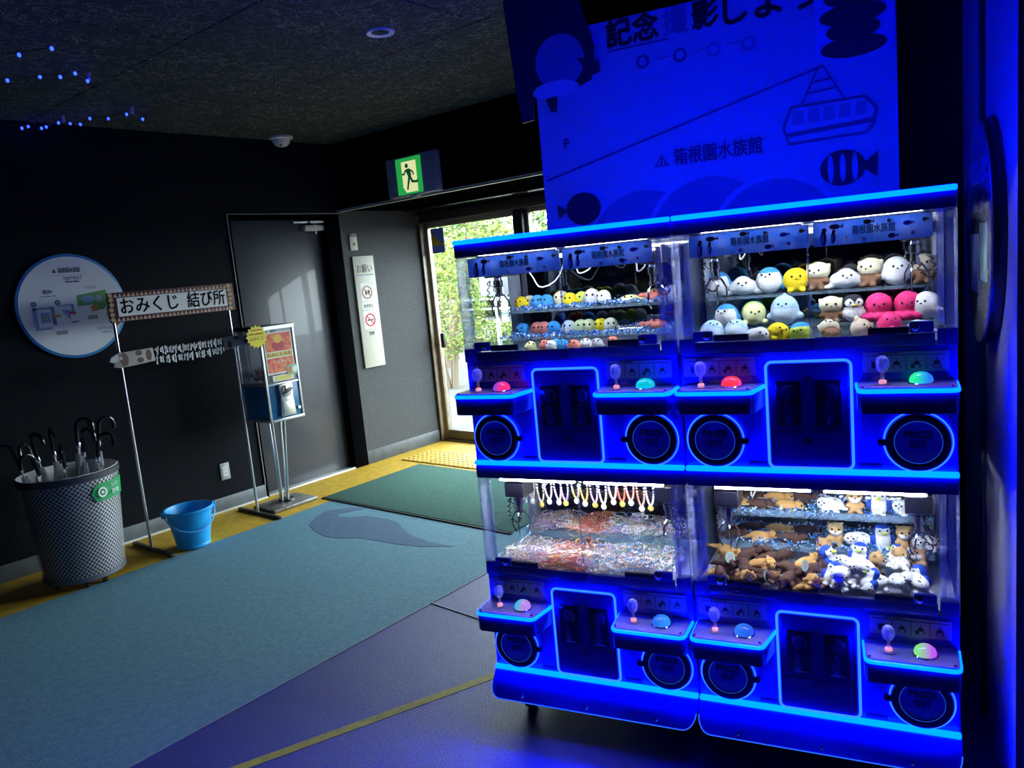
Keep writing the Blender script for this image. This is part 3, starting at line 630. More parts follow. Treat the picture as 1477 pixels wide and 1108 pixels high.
# kind: (phrase, category, body maker, [(part name, mesh, place)])
def face(y, z, dx=.011, ny=None):
    return [('eye', EYE, (-dx, y, z)), ('eye', EYE, (dx, y, z)), ('nose', NOSE, (0, (ny or y) - .002, z - .006))]
KIND = {}
def kind(key, phrase, maker, parts): KIND[key] = (phrase, maker, parts)
def two_tone(test, m1, m0): return [m0, m1], (lambda x, y, z: 1 if test(x, y, z) else 0)
def k_hood(a, b):
    ms, cl = two_tone(lambda x, y, z: y < -.006 and z < .058, b, a)
    return lambda: blob('plush_body', [((0, 0, .037), (.036, .033, .037)), ((-.036, .004, .026), (.010, .010, .017)), ((.036, .004, .026), (.010, .010, .017)), ((0, .03, .012), (.012, .014, .008))], ms, cl)
kind('bluebird', 'blue hooded plush with a white belly', k_hood(P_blue, P_white), face(-.030, .054))
kind('whale', 'pale blue whale plush with a paler belly', lambda: blob('plush_body', [((0, 0, .044), (.041, .038, .045)), ((-.04, 0, .026), (.014, .012, .012)), ((.04, 0, .026), (.014, .012, .012)), ((0, .006, .084), (.008, .014, .01))], *two_tone(lambda x, y, z: y < -.012 and z < .05, plush('ice', (.62, .76, .9)), P_pale)), face(-.033, .064))
def k_round(m): return lambda: blob('plush_body', [((0, 0, .033), (.036, .034, .033)), ((-.016, -.02, .005), (.01, .012, .006)), ((.016, -.02, .005), (.01, .012, .006)), ((-.033, 0, .03), (.009, .01, .007)), ((.033, 0, .03), (.009, .01, .007))], [m])
kind('chick', 'yellow round chick plush', k_round(P_yellow), [('eye', EYE, (-.011, -.032, .043)), ('eye', EYE, (.011, -.032, .043)), ('beak', BEAKY, (0, -.034, .038))])
kind('otterc', 'cream headed otter plush with a brown body', lambda: blob('plush_body', [((0, -.003, .052), (.033, .029, .025)), ((0, .002, .022), (.028, .026, .024)), ((-.029, 0, .066), (.006, .005, .006)), ((.029, 0, .066), (.006, .005, .006)), ((-.025, -.014, .024), (.008, .01, .008)), ((.025, -.014, .024), (.008, .01, .008)), ((-.014, -.022, .006), (.009, .011, .007)), ((.014, -.022, .006), (.009, .011, .007))], *two_tone(lambda x, y, z: z > .036, P_cream, P_brown)), face(-.031, .055, .012))
kind('seal', 'plump white seal plush', lambda: blob('plush_body', [((0, 0, .037), (.036, .032, .038)), ((-.036, -.008, .024), (.015, .009, .008)), ((.036, -.008, .024), (.015, .009, .008)), ((-.01, .03, .01), (.012, .014, .006)), ((.012, .03, .01), (.012, .014, .006))], [P_white]), face(-.030, .050, .010))
kind('sealflat', 'white seal pup plush lying down', lambda: blob('plush_body', [((0, .0, .024), (.042, .036, .024)), ((0, -.018, .030), (.028, .024, .025)), ((-.042, -.006, .008), (.018, .01, .006)), ((.042, -.006, .008), (.018, .01, .006)), ((0, .045, .012), (.02, .014, .007))], [P_white]), face(-.040, .036, .010))
kind('octopus', 'pink octopus plush with a frilled skirt', lambda: blob('plush_body', [((0, 0, .044), (.036, .034, .034))] + [((.034 * math.cos(q), .032 * math.sin(q), .012), (.017, .017, .011)) for q in [2 * PI * i / 8 for i in range(8)]], [P_pink]), face(-.033, .047, .012))
kind('turtle', 'cream turtle plush with a green shell', lambda: blob('plush_body', [((0, -.008, .036), (.032, .028, .031)), ((.004, .014, .040), (.037, .026, .036)), ((-.03, -.016, .014), (.012, .012, .008)), ((.03, -.016, .014), (.012, .012, .008))], *two_tone(lambda x, y, z: y > .004, P_green, P_lemon)), face(-.034, .046, .011))
kind('penguin', 'black and white penguin plush', lambda: blob('plush_body', [((0, 0, .052), (.030, .028, .027)), ((0, 0, .024), (.028, .026, .026)), ((-.028, 0, .024), (.007, .012, .016)), ((.028, 0, .024), (.007, .012, .016))], *two_tone(lambda x, y, z: y < -.008 and (z < .042 or ((abs(x) - .013) ** 2 + (z - .055) ** 2 < .011 ** 2)), P_white, P_black)), [('eye', EYE, (-.011, -.026, .056)), ('eye', EYE, (.011, -.026, .056)), ('beak', BEAKY, (0, -.028, .049))])
def k_otter(m): return lambda: blob('plush_body', [((0, 0, .019), (.040, .018, .017)), ((.042, -.004, .022), (.017, .015, .014)), ((.054, -.006, .016), (.009, .010, .007)), ((-.040, 0, .015), (.02, .010, .009)), ((-.060, 0, .011), (.016, .006, .005)), ((.022, -.018, .006), (.013, .007, .006)), ((-.020, -.018, .006), (.013, .007, .006)), ((.022, .018, .006), (.013, .007, .006)), ((-.020, .018, .006), (.013, .007, .006)), ((.038, -.014, .035), (.005, .004, .005)), ((.038, .008, .035), (.005, .004, .005))], [m, plush('muzzle', (.78, .70, .58))], lambda x, y, z: 1 if (x > .038 and z < .016) else 0)
OE = [('eye', EYE, (.055, -.014, .024)), ('eye', EYE, (.057, .002, .024)), ('nose', NOSE, (.0625, -.006, .018))]
kind('otterl', 'caramel otter plush lying on its belly', k_otter(P_caramel), OE)
kind('otterd', 'dark brown otter plush lying on its belly', k_otter(P_dark), OE)
kind('spot', 'white seal plush with dark spots', lambda: blob('plush_body', [((0, .004, .024), (.040, .026, .023)), ((-.022, -.012, .03), (.022, .02, .02)), ((.042, .006, .012), (.018, .012, .007)), ((-.012, -.03, .008), (.014, .012, .006)), ((.02, -.022, .008), (.012, .01, .006))], [P_spot]), [('eye', EYE, (-.031, -.029, .036)), ('eye', EYE, (-.015, -.031, .036)), ('nose', NOSE, (-.023, -.034, .029))])
kind('bluepen', 'royal blue penguin plush with a lime beak', lambda: blob('plush_body', [((0, 0, .058), (.025, .023, .022)), ((0, 0, .026), (.030, .026, .028)), ((-.030, 0, .028), (.007, .011, .018)), ((.030, 0, .028), (.007, .011, .018)), ((-.012, -.02, .004), (.010, .012, .005)), ((.012, -.02, .004), (.010, .012, .005))], *two_tone(lambda x, y, z: y < -.007 and abs(x) < .022 and z < .07, P_white, P_royal)), [('eye', EYE, (-.011, -.021, .064)), ('eye', EYE, (.011, -.021, .064)), ('beak', BEAK, (0, -.025, .056))])
kind('ottert', 'tan otter plush with a white muzzle', lambda: blob('plush_body', [((0, -.002, .056), (.026, .024, .023)), ((0, 0, .024), (.024, .023, .025)), ((0, -.02, .049), (.016, .011, .011)), ((-.021, 0, .075), (.006, .005, .006)), ((.021, 0, .075), (.006, .005, .006)), ((-.022, -.012, .026), (.008, .01, .008)), ((.022, -.012, .026), (.008, .01, .008)), ((-.014, -.022, .007), (.010, .012, .007)), ((.014, -.022, .007), (.010, .012, .007))], *two_tone(lambda x, y, z: y < -.016 and .038 < z < .056, P_white, P_tan)), face(-.026, .062, .010, -.030))
def k_ball(m): return lambda: blob('plush_body', [((0, 0, .022), (.023, .022, .022)), ((-.021, 0, .016), (.007, .007, .006)), ((.021, 0, .016), (.007, .007, .006))], [m], vox=.0026)
BF = [('eye', EYE, (-.008, -.020, .028)), ('eye', EYE, (.008, -.020, .028))]
for key, nm, m in (('by', 'yellow', P_yellow), ('bb', 'sky blue', P_blue), ('bc', 'cream', P_cream), ('bl', 'lime green', P_lime), ('bw', 'white', P_white), ('bk', 'coral pink', P_coral), ('bg', 'pale green', P_lemon), ('br', 'royal blue', P_royal)):
    kind(key, nm + ' palm-sized round plush', k_ball(m), BF)
kind('crab', 'coral crab plush with raised claws', lambda: blob('plush_body', [((0, 0, .016), (.034, .024, .016)), ((-.038, -.012, .018), (.012, .01, .009)), ((.038, -.012, .018), (.012, .01, .009)), ((-.03, .016, .006), (.012, .006, .005)), ((.03, .016, .006), (.012, .006, .005))], [P_coral]), [('eye', EYE, (-.01, -.018, .030)), ('eye', EYE, (.01, -.018, .030))])
kind('ray', 'pale green ray plush with broad fins', lambda: blob('plush_body', [((0, 0, .012), (.03, .028, .012)), ((-.03, .004, .008), (.024, .016, .006)), ((.03, .004, .008), (.024, .016, .006)), ((0, .035, .007), (.007, .02, .005))], [P_lemon]), [('eye', EYE, (-.01, -.022, .018)), ('eye', EYE, (.01, -.022, .018))])
kind('fish', 'silver foil fish toy lying flat', lambda: MB().sph((0, 0, .010), (.055, .016, .010), 18, 10).prism([(.05, .010), (.075, .024), (.07, .010), (.075, -.002)], -.003, .003).mesh('plush_body', mat('silver_foil', (.75, .78, .8), .22, .9)), [('eye', EYE, (-.042, -.012, .016))])
kind('bune', 'beige dog plush with folded ears', lambda: blob('plush_body', [((0, 0, .034), (.033, .03, .032)), ((-.026, 0, .056), (.009, .008, .012)), ((.026, 0, .056), (.009, .008, .012))], [P_beige]), face(-.029, .040))
kind('duck', 'lime green frog plush with a blue cap', lambda: blob('plush_body', [((0, 0, .028), (.036, .032, .027)), ((0, .004, .044), (.030, .027, .018))], *two_tone(lambda x, y, z: z > .044, P_blue, P_lime)), face(-.031, .032))
PLACED = {}
def put(key, where, group, mx0, x, y, z, rz=0.0, tilt=(0, 0), sc=1.0):
    phrase, maker, parts = KIND[key]
    me = cached('plush_' + key, maker)
    o = ob('plush_toy', me, None, m2w(mx0 + x, 2.19 + y, z), (tilt[0], tilt[1], D + rz), sc)
    tag(o, phrase + ' ' + where, 'plush toy', group)
    for n, fn, p in parts: ob(n, fn(), o, p)
    return o
# upper cabinet of the plush machine: three rows
G = 'plush toys in the upper cabinet beside the partition'
for key, x, rz in (('bluebird', .078, -.3), ('sealflat', .150, .1), ('bluebird', .226, -.2), ('chick', .300, .1), ('otterc', .362, -.3), ('sealflat', .432, .15), ('otterc', .498, -.35), ('seal', .562, .1), ('otterc', .630, -.2)):
    put(key, 'on the clear shelf beside the partition', G, MR, x, .225, .90 + .4765, rz, sc=1.06)
for key, x, rz in (('bluebird', .108, -.35), ('turtle', .184, .3), ('whale', .272, -.1), ('otterc', .395, .1), ('penguin', .452, .2), ('octopus', .516, .05), ('octopus', .588, -.1), ('seal', .632, -.5)):
    put(key, 'on the step under the clear shelf', G, MR, x, .165 if x < .6 else .15, .90 + .3865, rz, sc=.98)
for key, x, rz, tl in (('whale', .076, .2, (-.5, .2)), ('whale', .142, -.2, (-.6, 0)), ('sealflat', .205, .4, (0, .3)), ('chick', .255, .4, (-.2, .4)), ('duck', .322, -.2, (-.2, -.1)), ('otterc', .402, .3, (-.9, .0)), ('bune', .464, .5, (-.2, .5)), ('octopus', .545, .2, (-.5, 0)), ('sealflat', .615, -.4, (.1, -.2))):
    put(key, 'tumbled behind the front pane beside the partition', G, MR, x, .062, .90 + .350, rz, tl, .86)
# upper cabinet of the bead machine: small round plush
G = 'small plush in the upper cabinet by the glass door'
for key, x in (('by', .105), ('bc', .128), ('bb', .165), ('bb', .200), ('bc', .245), ('by', .285), ('bl', .318), ('bw', .362), ('bw', .402), ('ray', .492), ('crab', .572), ('bw', .625)):
    put(key, 'on the clear shelf by the glass door', G, ML, x, .245 + (.02 if key in ('bc', 'bl') else 0), .90 + .4765, random.uniform(-.4, .4), sc=1.25 if x in (.362, .245) else 1.08)
for key, x in (('bb', .110), ('bk', .165), ('bk', .190), ('bb', .225), ('bw', .280), ('bg', .322), ('bg', .350), ('by', .392), ('bc', .425), ('crab', .572)):
    put(key, 'on the step nearest the glass door', G, ML, x, .225, .90 + .3865, random.uniform(-.4, .4), sc=1.08)
put('fish', 'on the step beside the coral crab', G, ML, .495, .20, .90 + .3865, -.15)
for key, x, y, tl in (('bg', .198, .07, (-.5, .3)), ('bk', .240, .09, (-.4, 0)), ('bw', .272, .06, (-.3, .2)), ('bb', .305, .08, (-.5, 0)), ('bk', .350, .055, (-.4, .2)), ('bw', .385, .085, (-.6, 0)), ('bb', .275, .10, (0, .3)), ('bw', .430, .06, (-.4, 0)), ('fish', .53, .07, (0, 0)), ('bk', .470, .09, (-.3, 0))):
    put(key, 'tumbled behind the front pane by the glass door', G, ML, x, y, .90 + .350, random.uniform(-.5, .5), tl, .84)
# lower cabinet of the plush machine
G = 'plush toys in the lower cabinet beside the partition'
for zz, wh in ((.526 + .006, 'on the top shelf of the lower cabinet'), (.421 + .006, 'on the middle shelf of the lower cabinet')):
    row = (('otterl', .085), ('otterd', .165), ('otterl', .250), ('spot', .375), ('ottert', .440), ('bluepen', .505), ('spot', .580)) if zz > .5 else (('otterd', .085), ('otterl', .165), ('otterd', .258), ('ottert', .385), ('spot', .448), ('bluepen', .512), ('ottert', .570), ('spot', .628))
    for key, x in row:
        put(key, wh, G, MR, x, .225, .18 + zz, random.uniform(-.25, .25), sc=.86 if key in ('otterl', 'otterd') else .92)
    for key, x in (('otterd', .12), ('otterl', .21), ('otterd', .29)):
        put(key, 'in the back row of the ' + wh.split(' ')[2] + ' shelf', G, MR, x, .30, .18 + zz, random.uniform(-.2, .2), sc=.86)
heap = [('otterl', .064, .10, .0), ('otterd', .12, .05, 0), ('otterd', .10, .12, .02), ('otterl', .20, .06, .012), ('otterd', .19, .13, .0), ('otterl', .18, .09, .036), ('otterd', .26, .10, .03), ('otterd', .275, .05, .0), ('otterl', .33, .05, .0), ('otterd', .31, .13, .02), ('otterl', .31, .10, .045),
        ('otterd', .17, .16, .05), ('otterl', .07, .15, .05), ('otterd', .24, .17, .045), ('bluepen', .375, .07, .0), ('bluepen', .385, .13, .03), ('spot', .425, .10, .03), ('spot', .425, .045, .0), ('bluepen', .45, .15, .03), ('ottert', .485, .12, .02), ('spot', .50, .06, .0), ('spot', .545, .055, .012), ('ottert', .56, .14, .03), ('bluepen', .615, .09, .0), ('spot', .55, .11, .04), ('ottert', .61, .15, .02), ('bluepen', .47, .045, .0)] + [(('otterd', 'otterl', 'otterd')[i % 3], .08 + .062 * (i % 5), .035 + .05 * (i // 5), .022 + .012 * (i // 5)) for i in range(13)] + [('spot', .40, .035, .03), ('ottert', .36, .16, .035), ('bluepen', .53, .16, .03), ('spot', .59, .05, .02), ('spot', .455, .075, .045)]
for key, x, y, dz in heap:
    put(key, 'heaped on the floor of the lower cabinet', G, MR, x, y, .18 + .352 + dz + (.012 if key not in ('otterl', 'otterd') else 0), random.uniform(-1.4, 1.4), (random.uniform(-.5, .5), random.uniform(-.35, .35)), .9)
# round swing tags among the heap
for i, (x, y, z, a) in enumerate(((.100, .055, .43, .6), (.205, .03, .395, 1.1), (.255, .03, .385, .5), (.31, .05, .425, .9), (.575, .035, .385, 1.3))):
    t_ = ob('swing_tag', cached('tag', lambda: MB().lathe([(0, 0), (.017, 0), (.017, .001), (0, .001)], 24, 0).lathe([(.012, .0012), (.0165, .0012), (.0165, .0016), (.012, .0016)], 24, 1).mesh('swing_tag', [clear('tag_film', haze=.35, hazecol=(.8, .85, .85)), mat('tag_ring', (.2, .45, .42), .3)])), None, m2w(MR + x, 2.19 + y, .18 + z), (PI / 2 - .5 + a * .3, a, D + a))
    tag(t_, 'round paper swing tag with a teal ring among the heaped plush', 'tag', 'swing tags in the plush heap')
# glittering acrylic ice and the bead jewellery
def chips(n, x0, x1, y0, y1, z0, dz, size, seed, nm=3):
    rnd = random.Random(seed); mb = MB()
    for i in range(n):
        c = (rnd.uniform(x0, x1), rnd.uniform(y0, y1), z0 + rnd.random() ** 1.5 * dz); s = rnd.uniform(.6, 1.2) * size
        ax = [Vector((rnd.gauss(0, 1), rnd.gauss(0, 1), rnd.gauss(0, 1))).normalized() * s for _ in range(1)][0]; bx = ax.orthogonal().normalized() * s * .8; cx = ax.cross(bx).normalized() * s * .7
        C = Vector(c); vs = [C + ax, C - ax, C + bx, C - bx, C + cx, C - cx]
        mb.add(vs, [(0, 2, 4), (2, 1, 4), (1, 3, 4), (3, 0, 4), (2, 0, 5), (1, 2, 5), (3, 1, 5), (0, 3, 5)], rnd.randrange(nm))
    return mb
ICE = [mat('ice_blue', (.10, .32, .75), .08), mat('ice_pale', (.45, .66, .95), .06), mat('ice_deep', (.03, .12, .5), .08)]
for (mx0, z, x0, x1, y0, y1, n, lab, sd_) in ((MR, .18 + .427, .06, .64, .172, .38, 900, 'glittering blue acrylic ice spread over the middle shelf under the plush', 1), (MR, .18 + .532, .06, .64, .172, .38, 800, 'glittering blue acrylic ice spread over the top shelf of the lower cabinet', 2),
                                       (ML, .90 + .4765, .08, .64, .165, .37, 800, 'glittering blue acrylic ice spread over the clear shelf by the glass door', 3), (ML, .90 + .3865, .06, .64, .12, .35, 900, 'glittering blue acrylic ice spread over the step by the glass door', 4)):
    o = ob('acrylic_ice', chips(n, x0, x1, y0, y1, .003, .012, .0052, sd_).mesh('acrylic_ice', ICE, smooth=False), None, m2w(mx0, 2.19, z), (0, 0, D)); tag(o, lab, 'acrylic ice', kind='stuff')
BEADS = [mat('bead_%d' % i, c, .12, coat=.5) for i, c in enumerate([(.75, .2, .13), (.85, .58, .55), (.9, .9, .95), (.55, .4, .68), (.75, .5, .15), (.28, .42, .75), (.68, .62, .5), (.85, .38, .3), (.28, .48, .38)])]
def bead_ring(mb, c, R_, n, r, tilt, az, mi):
    Q = Matrix.Rotation(az, 3, 'Z') @ Matrix.Rotation(tilt, 3, 'X')
    for k in range(n):
        q = 2 * PI * k / n; p = Vector(c) + Q @ Vector((R_ * math.cos(q), R_ * math.sin(q), 0))
        vs = [p + Vector(d) * r for d in ((1, 0, 0), (-1, 0, 0), (0, 1, 0), (0, -1, 0), (0, 0, 1), (0, 0, -1))]
        mb.add(vs, [(0, 2, 4), (2, 1, 4), (1, 3, 4), (3, 0, 4), (2, 0, 5), (1, 2, 5), (3, 1, 5), (0, 3, 5)], mi)
def bead_heap(n, x0, x1, y0, y1, h, seed):
    rnd = random.Random(seed); mb = MB()
    for i in range(n):
        x, y = rnd.uniform(x0, x1), rnd.uniform(y0, y1)
        u = (x - x0) / (x1 - x0); mi = rnd.choice([0, 0, 4, 7, 1] if .25 < u < .5 else ([1, 3, 2, 6] if u < .25 else [2, 2, 5, 1, 6, 8, 3]))
        bead_ring(mb, (x, y, .006 + rnd.random() * h), rnd.uniform(.017, .024), 16, rnd.uniform(.0030, .0042), rnd.uniform(-.6, .6), rnd.uniform(0, PI), mi)
    return mb
o = ob('bead_bracelets', bead_heap(430, .05, .62, .025, .195, .045, 5).mesh('bead_bracelets', BEADS, smooth=False), None, m2w(ML, 2.19, .18 + .347), (0, 0, D)); tag(o, 'colourful bead bracelets heaped on the cabinet floor', 'bracelets', kind='stuff')
o = ob('bead_bracelets', bead_heap(320, .08, .62, .22, .37, .035, 6).mesh('bead_bracelets', BEADS, smooth=False), None, m2w(ML, 2.19, .18 + .401), (0, 0, D)); tag(o, 'colourful bead bracelets heaped in the clear raised tray', 'bracelets', kind='stuff')
cr_ = ob('sparkle_chips', chips(700, .06, .62, .025, .19, .03, .03, .0042, 9).mesh('sparkle_chips', [mat('sparkle_white', (.92, .93, .97), .05, coat=.6), mat('sparkle_rose', (.85, .45, .42), .06, coat=.6), mat('sparkle_sky', (.35, .5, .85), .06, coat=.6)], smooth=False), None, m2w(ML, 2.19, .18 + .347), (0, 0, D)); tag(cr_, 'glossy pale chips added as sparkle over the bracelet heap', 'sparkle chips', kind='stuff')  # pale glossy chips added to give the heap its glints
rnd = random.Random(11)
for i, x in enumerate((.085, .115, .150, .180, .215, .240, .280, .310, .345, .375, .410, .440, .470, .505, .535)):
    mi = (3, 1, 6, 6, 1, 3, 4, 4, 3, 2, 2, 0, 7, 7, 2)[i]
    r_ = thing('bead_necklace', 'bead necklace hanging from the rod in colour of ' + ('lilac', 'rose', 'stone grey', 'stone', 'pale rose', 'mauve', 'amber', 'honey', 'violet', 'pearl', 'ice white', 'brick red', 'coral', 'salmon', 'clear white')[i], 'necklace', m2w(ML + x, 2.19 + .16, .18 + .636), D, 'bead necklaces on the rod')
    mb = MB(); L = rnd.uniform(.075, .10)
    for k in range(26):
        t = k / 25 * PI; p = Vector((-.013 * math.cos(t), .006 * math.sin(t), -L * math.sin(t) ** .7))
        mb.sph(p, .0042, 6, 4)
    ob('bead_string', mb.mesh('bead_string', BEADS[mi]), r_)
    ob('pendant', MB().sph((0, .004, -L - .010), (.010, .004, .011), 12, 8).mesh('pendant', (BEADS[2], M_white, mat('amber_pendant', (.75, .55, .12), .15))[i % 3]), r_)
rnd = random.Random(12)
for i in range(16):
    x, y, tier = rnd.uniform(.36, .61), rnd.uniform(.05, .18), 0
    o = ob('shell_disc', cached('shell', lambda: MB().lathe([(0, 0), (.010, .0), (.0115, .0018), (.009, .0036), (0, .0042)], 16).mesh('shell_disc', mat('shell_white', (.85, .86, .88), .2))), None, m2w(ML + x, 2.19 + y, .18 + .347 + .042), (rnd.uniform(-.6, .2), rnd.uniform(-.4, .4), D))
    tag(o, 'white shell disc charm lying on the bracelet heap', 'charm', 'shell charms on the bracelet heap')

# ================================================================== PHOTO BOARD BEHIND THE MACHINES
pb = thing('photo_board', 'tall printed souvenir photo board standing behind the prize machines', 'photo board', m2w(-1.268, 3.10), D)
M_board = mat('board_print', (.80, .82, .84), .6)
M_bl = mat('board_ink', (.12, .13, .22), .6); M_bd = mat('board_dark_ink', (.02, .02, .04), .6); M_bm = mat('board_mid_ink', (.35, .38, .5), .6); M_bs = mat('board_sky', (.50, .60, .80), .6)
ob('panel', MB().box(0, 1.335, 0, .02, .004, 2.44).mesh('panel', M_board, bevel=.002), pb)
for x in (.15, 1.1):
    ob('stay', MB().box(x, x + .03, .02, .16, .0, .03).tube([(x + .015, .15, .02), (x + .015, .025, 1.2)], .012, 8).mesh('stay', M_steel), pb)
yb = -.0016
flat('hillside_print', [(0, .02), (1.335, .02), (1.335, 1.70), (1.0, 1.66), (.6, 1.72), (.3, 1.66), (0, 1.70)], mat('board_slope', (.62, .66, .72), .6), pb, yb)
for k, (cx, cz, r) in enumerate(((.42, 1.56, .25), (.68, 1.58, .25), (.92, 1.55, .24))):
    flat('cloud_edge', ell(cx, cz, r, r * .95, 40), M_board, pb, yb - .0012 - k * .002); flat('cloud_print', ell(cx, cz - .02, r - .012, r * .95, 40), M_bm, pb, yb - .0022 - k * .002)
text('photo_heading', '記念', .108, M_bd, pb, .42, 2.345, yb - .001, width=.205, bold=.0035)
text('photo_heading', '撮', .105, mat('board_faded_ink', (.36, .38, .62), .6), pb, .588, 2.345, yb - .001, width=.092, bold=.0035)
text('photo_heading', '影', .105, M_bd, pb, .70, 2.345, yb - .001, width=.095, bold=.0035)
text('photo_heading', 'しよう', .115, M_bd, pb, .925, 2.335, yb - .001, width=.32, bold=.0035)
flat('heading_underline', rect(.32, .56, 2.322, 2.328), M_bl, pb, yb - .001)
for k, x in enumerate((.455, .60, .725, .85)):
    ob('step_icon', MB().ring(x, 2.262 - .004 * k, .016, .026, yb - .001, yb, 20).mesh('step_icon', M_bl if k < 2 else M_bm, smooth=False), pb)
    if k < 3: flat('icon_link', rect(x + .05, x + .11, 2.260, 2.264), M_bm, pb, yb - .001)
def bar2(p, q, w):
    p, q = Vector(p), Vector(q); n = Vector((-(q - p).y, (q - p).x)).normalized() * w / 2
    return [tuple(p - n), tuple(q - n), tuple(q + n), tuple(p + n)]
flat('cable_print', bar2((.02, 1.868), (1.10, 2.125), .008), M_bl, pb, yb - .001)
cc = flat('cable_car_print', [(.955, 1.93), (.985, 2.005), (1.235, 2.005), (1.275, 1.955), (1.262, 1.895), (1.235, 1.872), (.975, 1.868)], M_bl, pb, yb - .001)
flat('car_body', [(.967, 1.932), (.992, 1.995), (1.229, 1.995), (1.263, 1.953), (1.255, 1.925), (.97, 1.912)], M_board, cc, yb - .002)
flat('car_hull', [(.975, 1.897), (1.252, 1.907), (1.232, 1.882), (.98, 1.878)], M_board, cc, yb - .002)
for k in range(5):
    x = .99 + k * .052
    flat('car_window', [(x, 1.938), (x + .04, 1.938), (x + .04, 1.985), (x + .006, 1.985)], M_bm, cc, yb - .003)
for sg in (((1.025, 2.005), (1.085, 2.125)), ((1.165, 2.005), (1.10, 2.125)), ((1.045, 2.04), (1.147, 2.045)), ((1.058, 2.075), (1.13, 2.078))):
    flat('hanger', bar2(sg[0], sg[1], .007), M_bl, cc, yb - .001)
text('board_lettering', '箱根園水族館', .068, M_bl, pb, .72, 1.862, yb - .001, width=.33, bold=.0012)
flat('triangle_logo', [(.475, 1.858), (.535, 1.858), (.505, 1.905)], M_bl, pb, yb - .001)
flats('triangle_slot', [bar2((.490, 1.862), (.500, 1.885), .006), bar2((.512, 1.862), (.512, 1.885), .006)], M_board, pb, yb - .002)
text('board_lettering', 'F', .055, M_bl, pb, .115, 1.985, yb - .001, weight=.002)
cf = flat('clownfish_print', ell(1.155, 1.765, .075, .062, 28), M_bd, pb, yb - .006)
for k, x in enumerate((1.115, 1.155, 1.195)): flat('fish_stripe', ell(x, 1.765, .010, .05, 14), M_bs, cf, yb - .0072)
flat('fish_tail', [(1.215, 1.765), (1.27, 1.81), (1.265, 1.72)], M_bd, cf, yb - .006)
pf = flat('puffer_print', ell(.17, 1.735, .075, .065, 28), M_bd, pb, yb - .0062)
flat('puffer_tail', [(.105, 1.735), (.055, 1.765), (.06, 1.705)], mat('olive_print', (.14, .18, .06), .6), pf, yb - .0062)
# cut-out figures fixed to the board
cut = ob('penguin_cutout', MB().prism([(-.085, 2.70), (-.10, 2.45), (-.075, 2.1), (-.06, 1.98), (-.01, 1.985), (.0, 2.12), (.12, 2.06), (.25, 2.10), (.27, 2.22), (.22, 2.42), (.24, 2.60), (.2, 2.72)], -.030, -.015).mesh('penguin_cutout', M_bd, smooth=False), pb, (0, 0, .13))
flat('cutout_belly', ell(.125, 2.19, .105, .105, 28), mat('board_grey', (.30, .32, .42), .6), cut, -.032)
flat('cutout_eye', ell(.09, 2.46, .012, .02, 16), M_board, cut, -.032)
flat('cutout_foot', ell(.10, 2.085, .10, .035, 24), M_board, cut, -.034)
flat('cutout_wing', [(.055, 2.055), (.075, 2.0), (.10, 2.0), (.105, 2.06)], M_bd, cut, -.036); flat('cutout_wing', [(.20, 2.19), (.29, 2.16), (.295, 2.12), (.25, 2.11)], M_bd, cut, -.036)
hat = ob('captain_hat_cutout', MB().prism(rrect(1.08, 1.33, 2.14, 2.7, .04), -.030, -.015).mesh('captain_hat_cutout', M_bs, smooth=False), pb)
for k, (z, rx) in enumerate(((2.165, .105), (2.22, .085), (2.27, .105), (2.33, .09))): flat('hat_band', ell(1.20, z, rx, .035, 28), M_bd, hat, -.0325 - .001 * k)

# ================================================================== ROUND SIGN ON THE PARTITION
M_rim = mat('blue_rim', (.03, .22, .55), .35)
M_dial = mat('gloss_sign_face', (.85, .87, .9), .06, coat=1.0)
rs = thing('round_sign', 'round glossy sign hung on the dark partition beside the machine', 'sign', m2w(.275, 2.49, 1.495), D + -PI / 2)
ob('backing', MB().prism(ell(0, 0, .30, n=64), -.030, 0).mesh('backing', mat('sign_edge_black', (.01, .01, .015), .3), bevel=.003), rs)  # black backing edge doubles as the sign's shadow on the wall
ob('face_plate', MB().prism(ell(0, 0, .294, n=64), -.033, -.030).mesh('face_plate', M_dial, smooth=False), rs)
text('sign_lettering', '箱根園水族館', .07, M_bl, rs, 0, .14, -.034, width=.34)
text('sign_lettering', 'フロアマップ', .05, M_bl, rs, 0, .06, -.034, width=.26)
flat('map_block', rect(-.17, .02, -.16, .0), mat('map_blue', (.22, .34, .62), .4), rs, -.034); flat('map_block', rect(.06, .2, -.12, .03), mat('map_teal', (.3, .5, .5), .4), rs, -.034)

# ================================================================== FLOOR MAP SIGN ON THE BLACK WALL
RZ = PI / 2
ms = thing('floor_map_sign', 'round white floor map sign with a blue rim on the black wall', 'sign', (-5.08, 1.965, 1.54), RZ)
ob('rim', MB().prism(ell(0, 0, .315, n=64), -.020, 0).mesh('rim', M_rim, bevel=.003), ms)
ob('map_face', MB().prism(ell(0, 0, .298, n=64), -.0215, -.020).mesh('map_face', mat('map_white', (.72, .74, .80), .5), smooth=False), ms)
ys = -.0225
text('map_title', '箱根園水族館', .034, M_navyink, ms, .012, .205, ys, width=.125); flat('logo_mark', [(-.085, .205), (-.063, .205), (-.074, .228)], M_navyink, ms, ys)
flat('title_line', rect(-.10, .115, .188, .190), M_bm, ms, ys)
text('map_subtitle', 'フロアマップ', .026, M_bd, ms, .02, .160, ys, width=.11); text('map_subtitle', 'Floor Map', .018, M_bd, ms, .02, .142, ys, width=.075)
text('map_heading', '館内', .028, M_navyink, ms, -.13, .085, ys, width=.05); text('map_heading', 'Inside the hall', .010, M_bd, ms, -.13, .067, ys, width=.08)
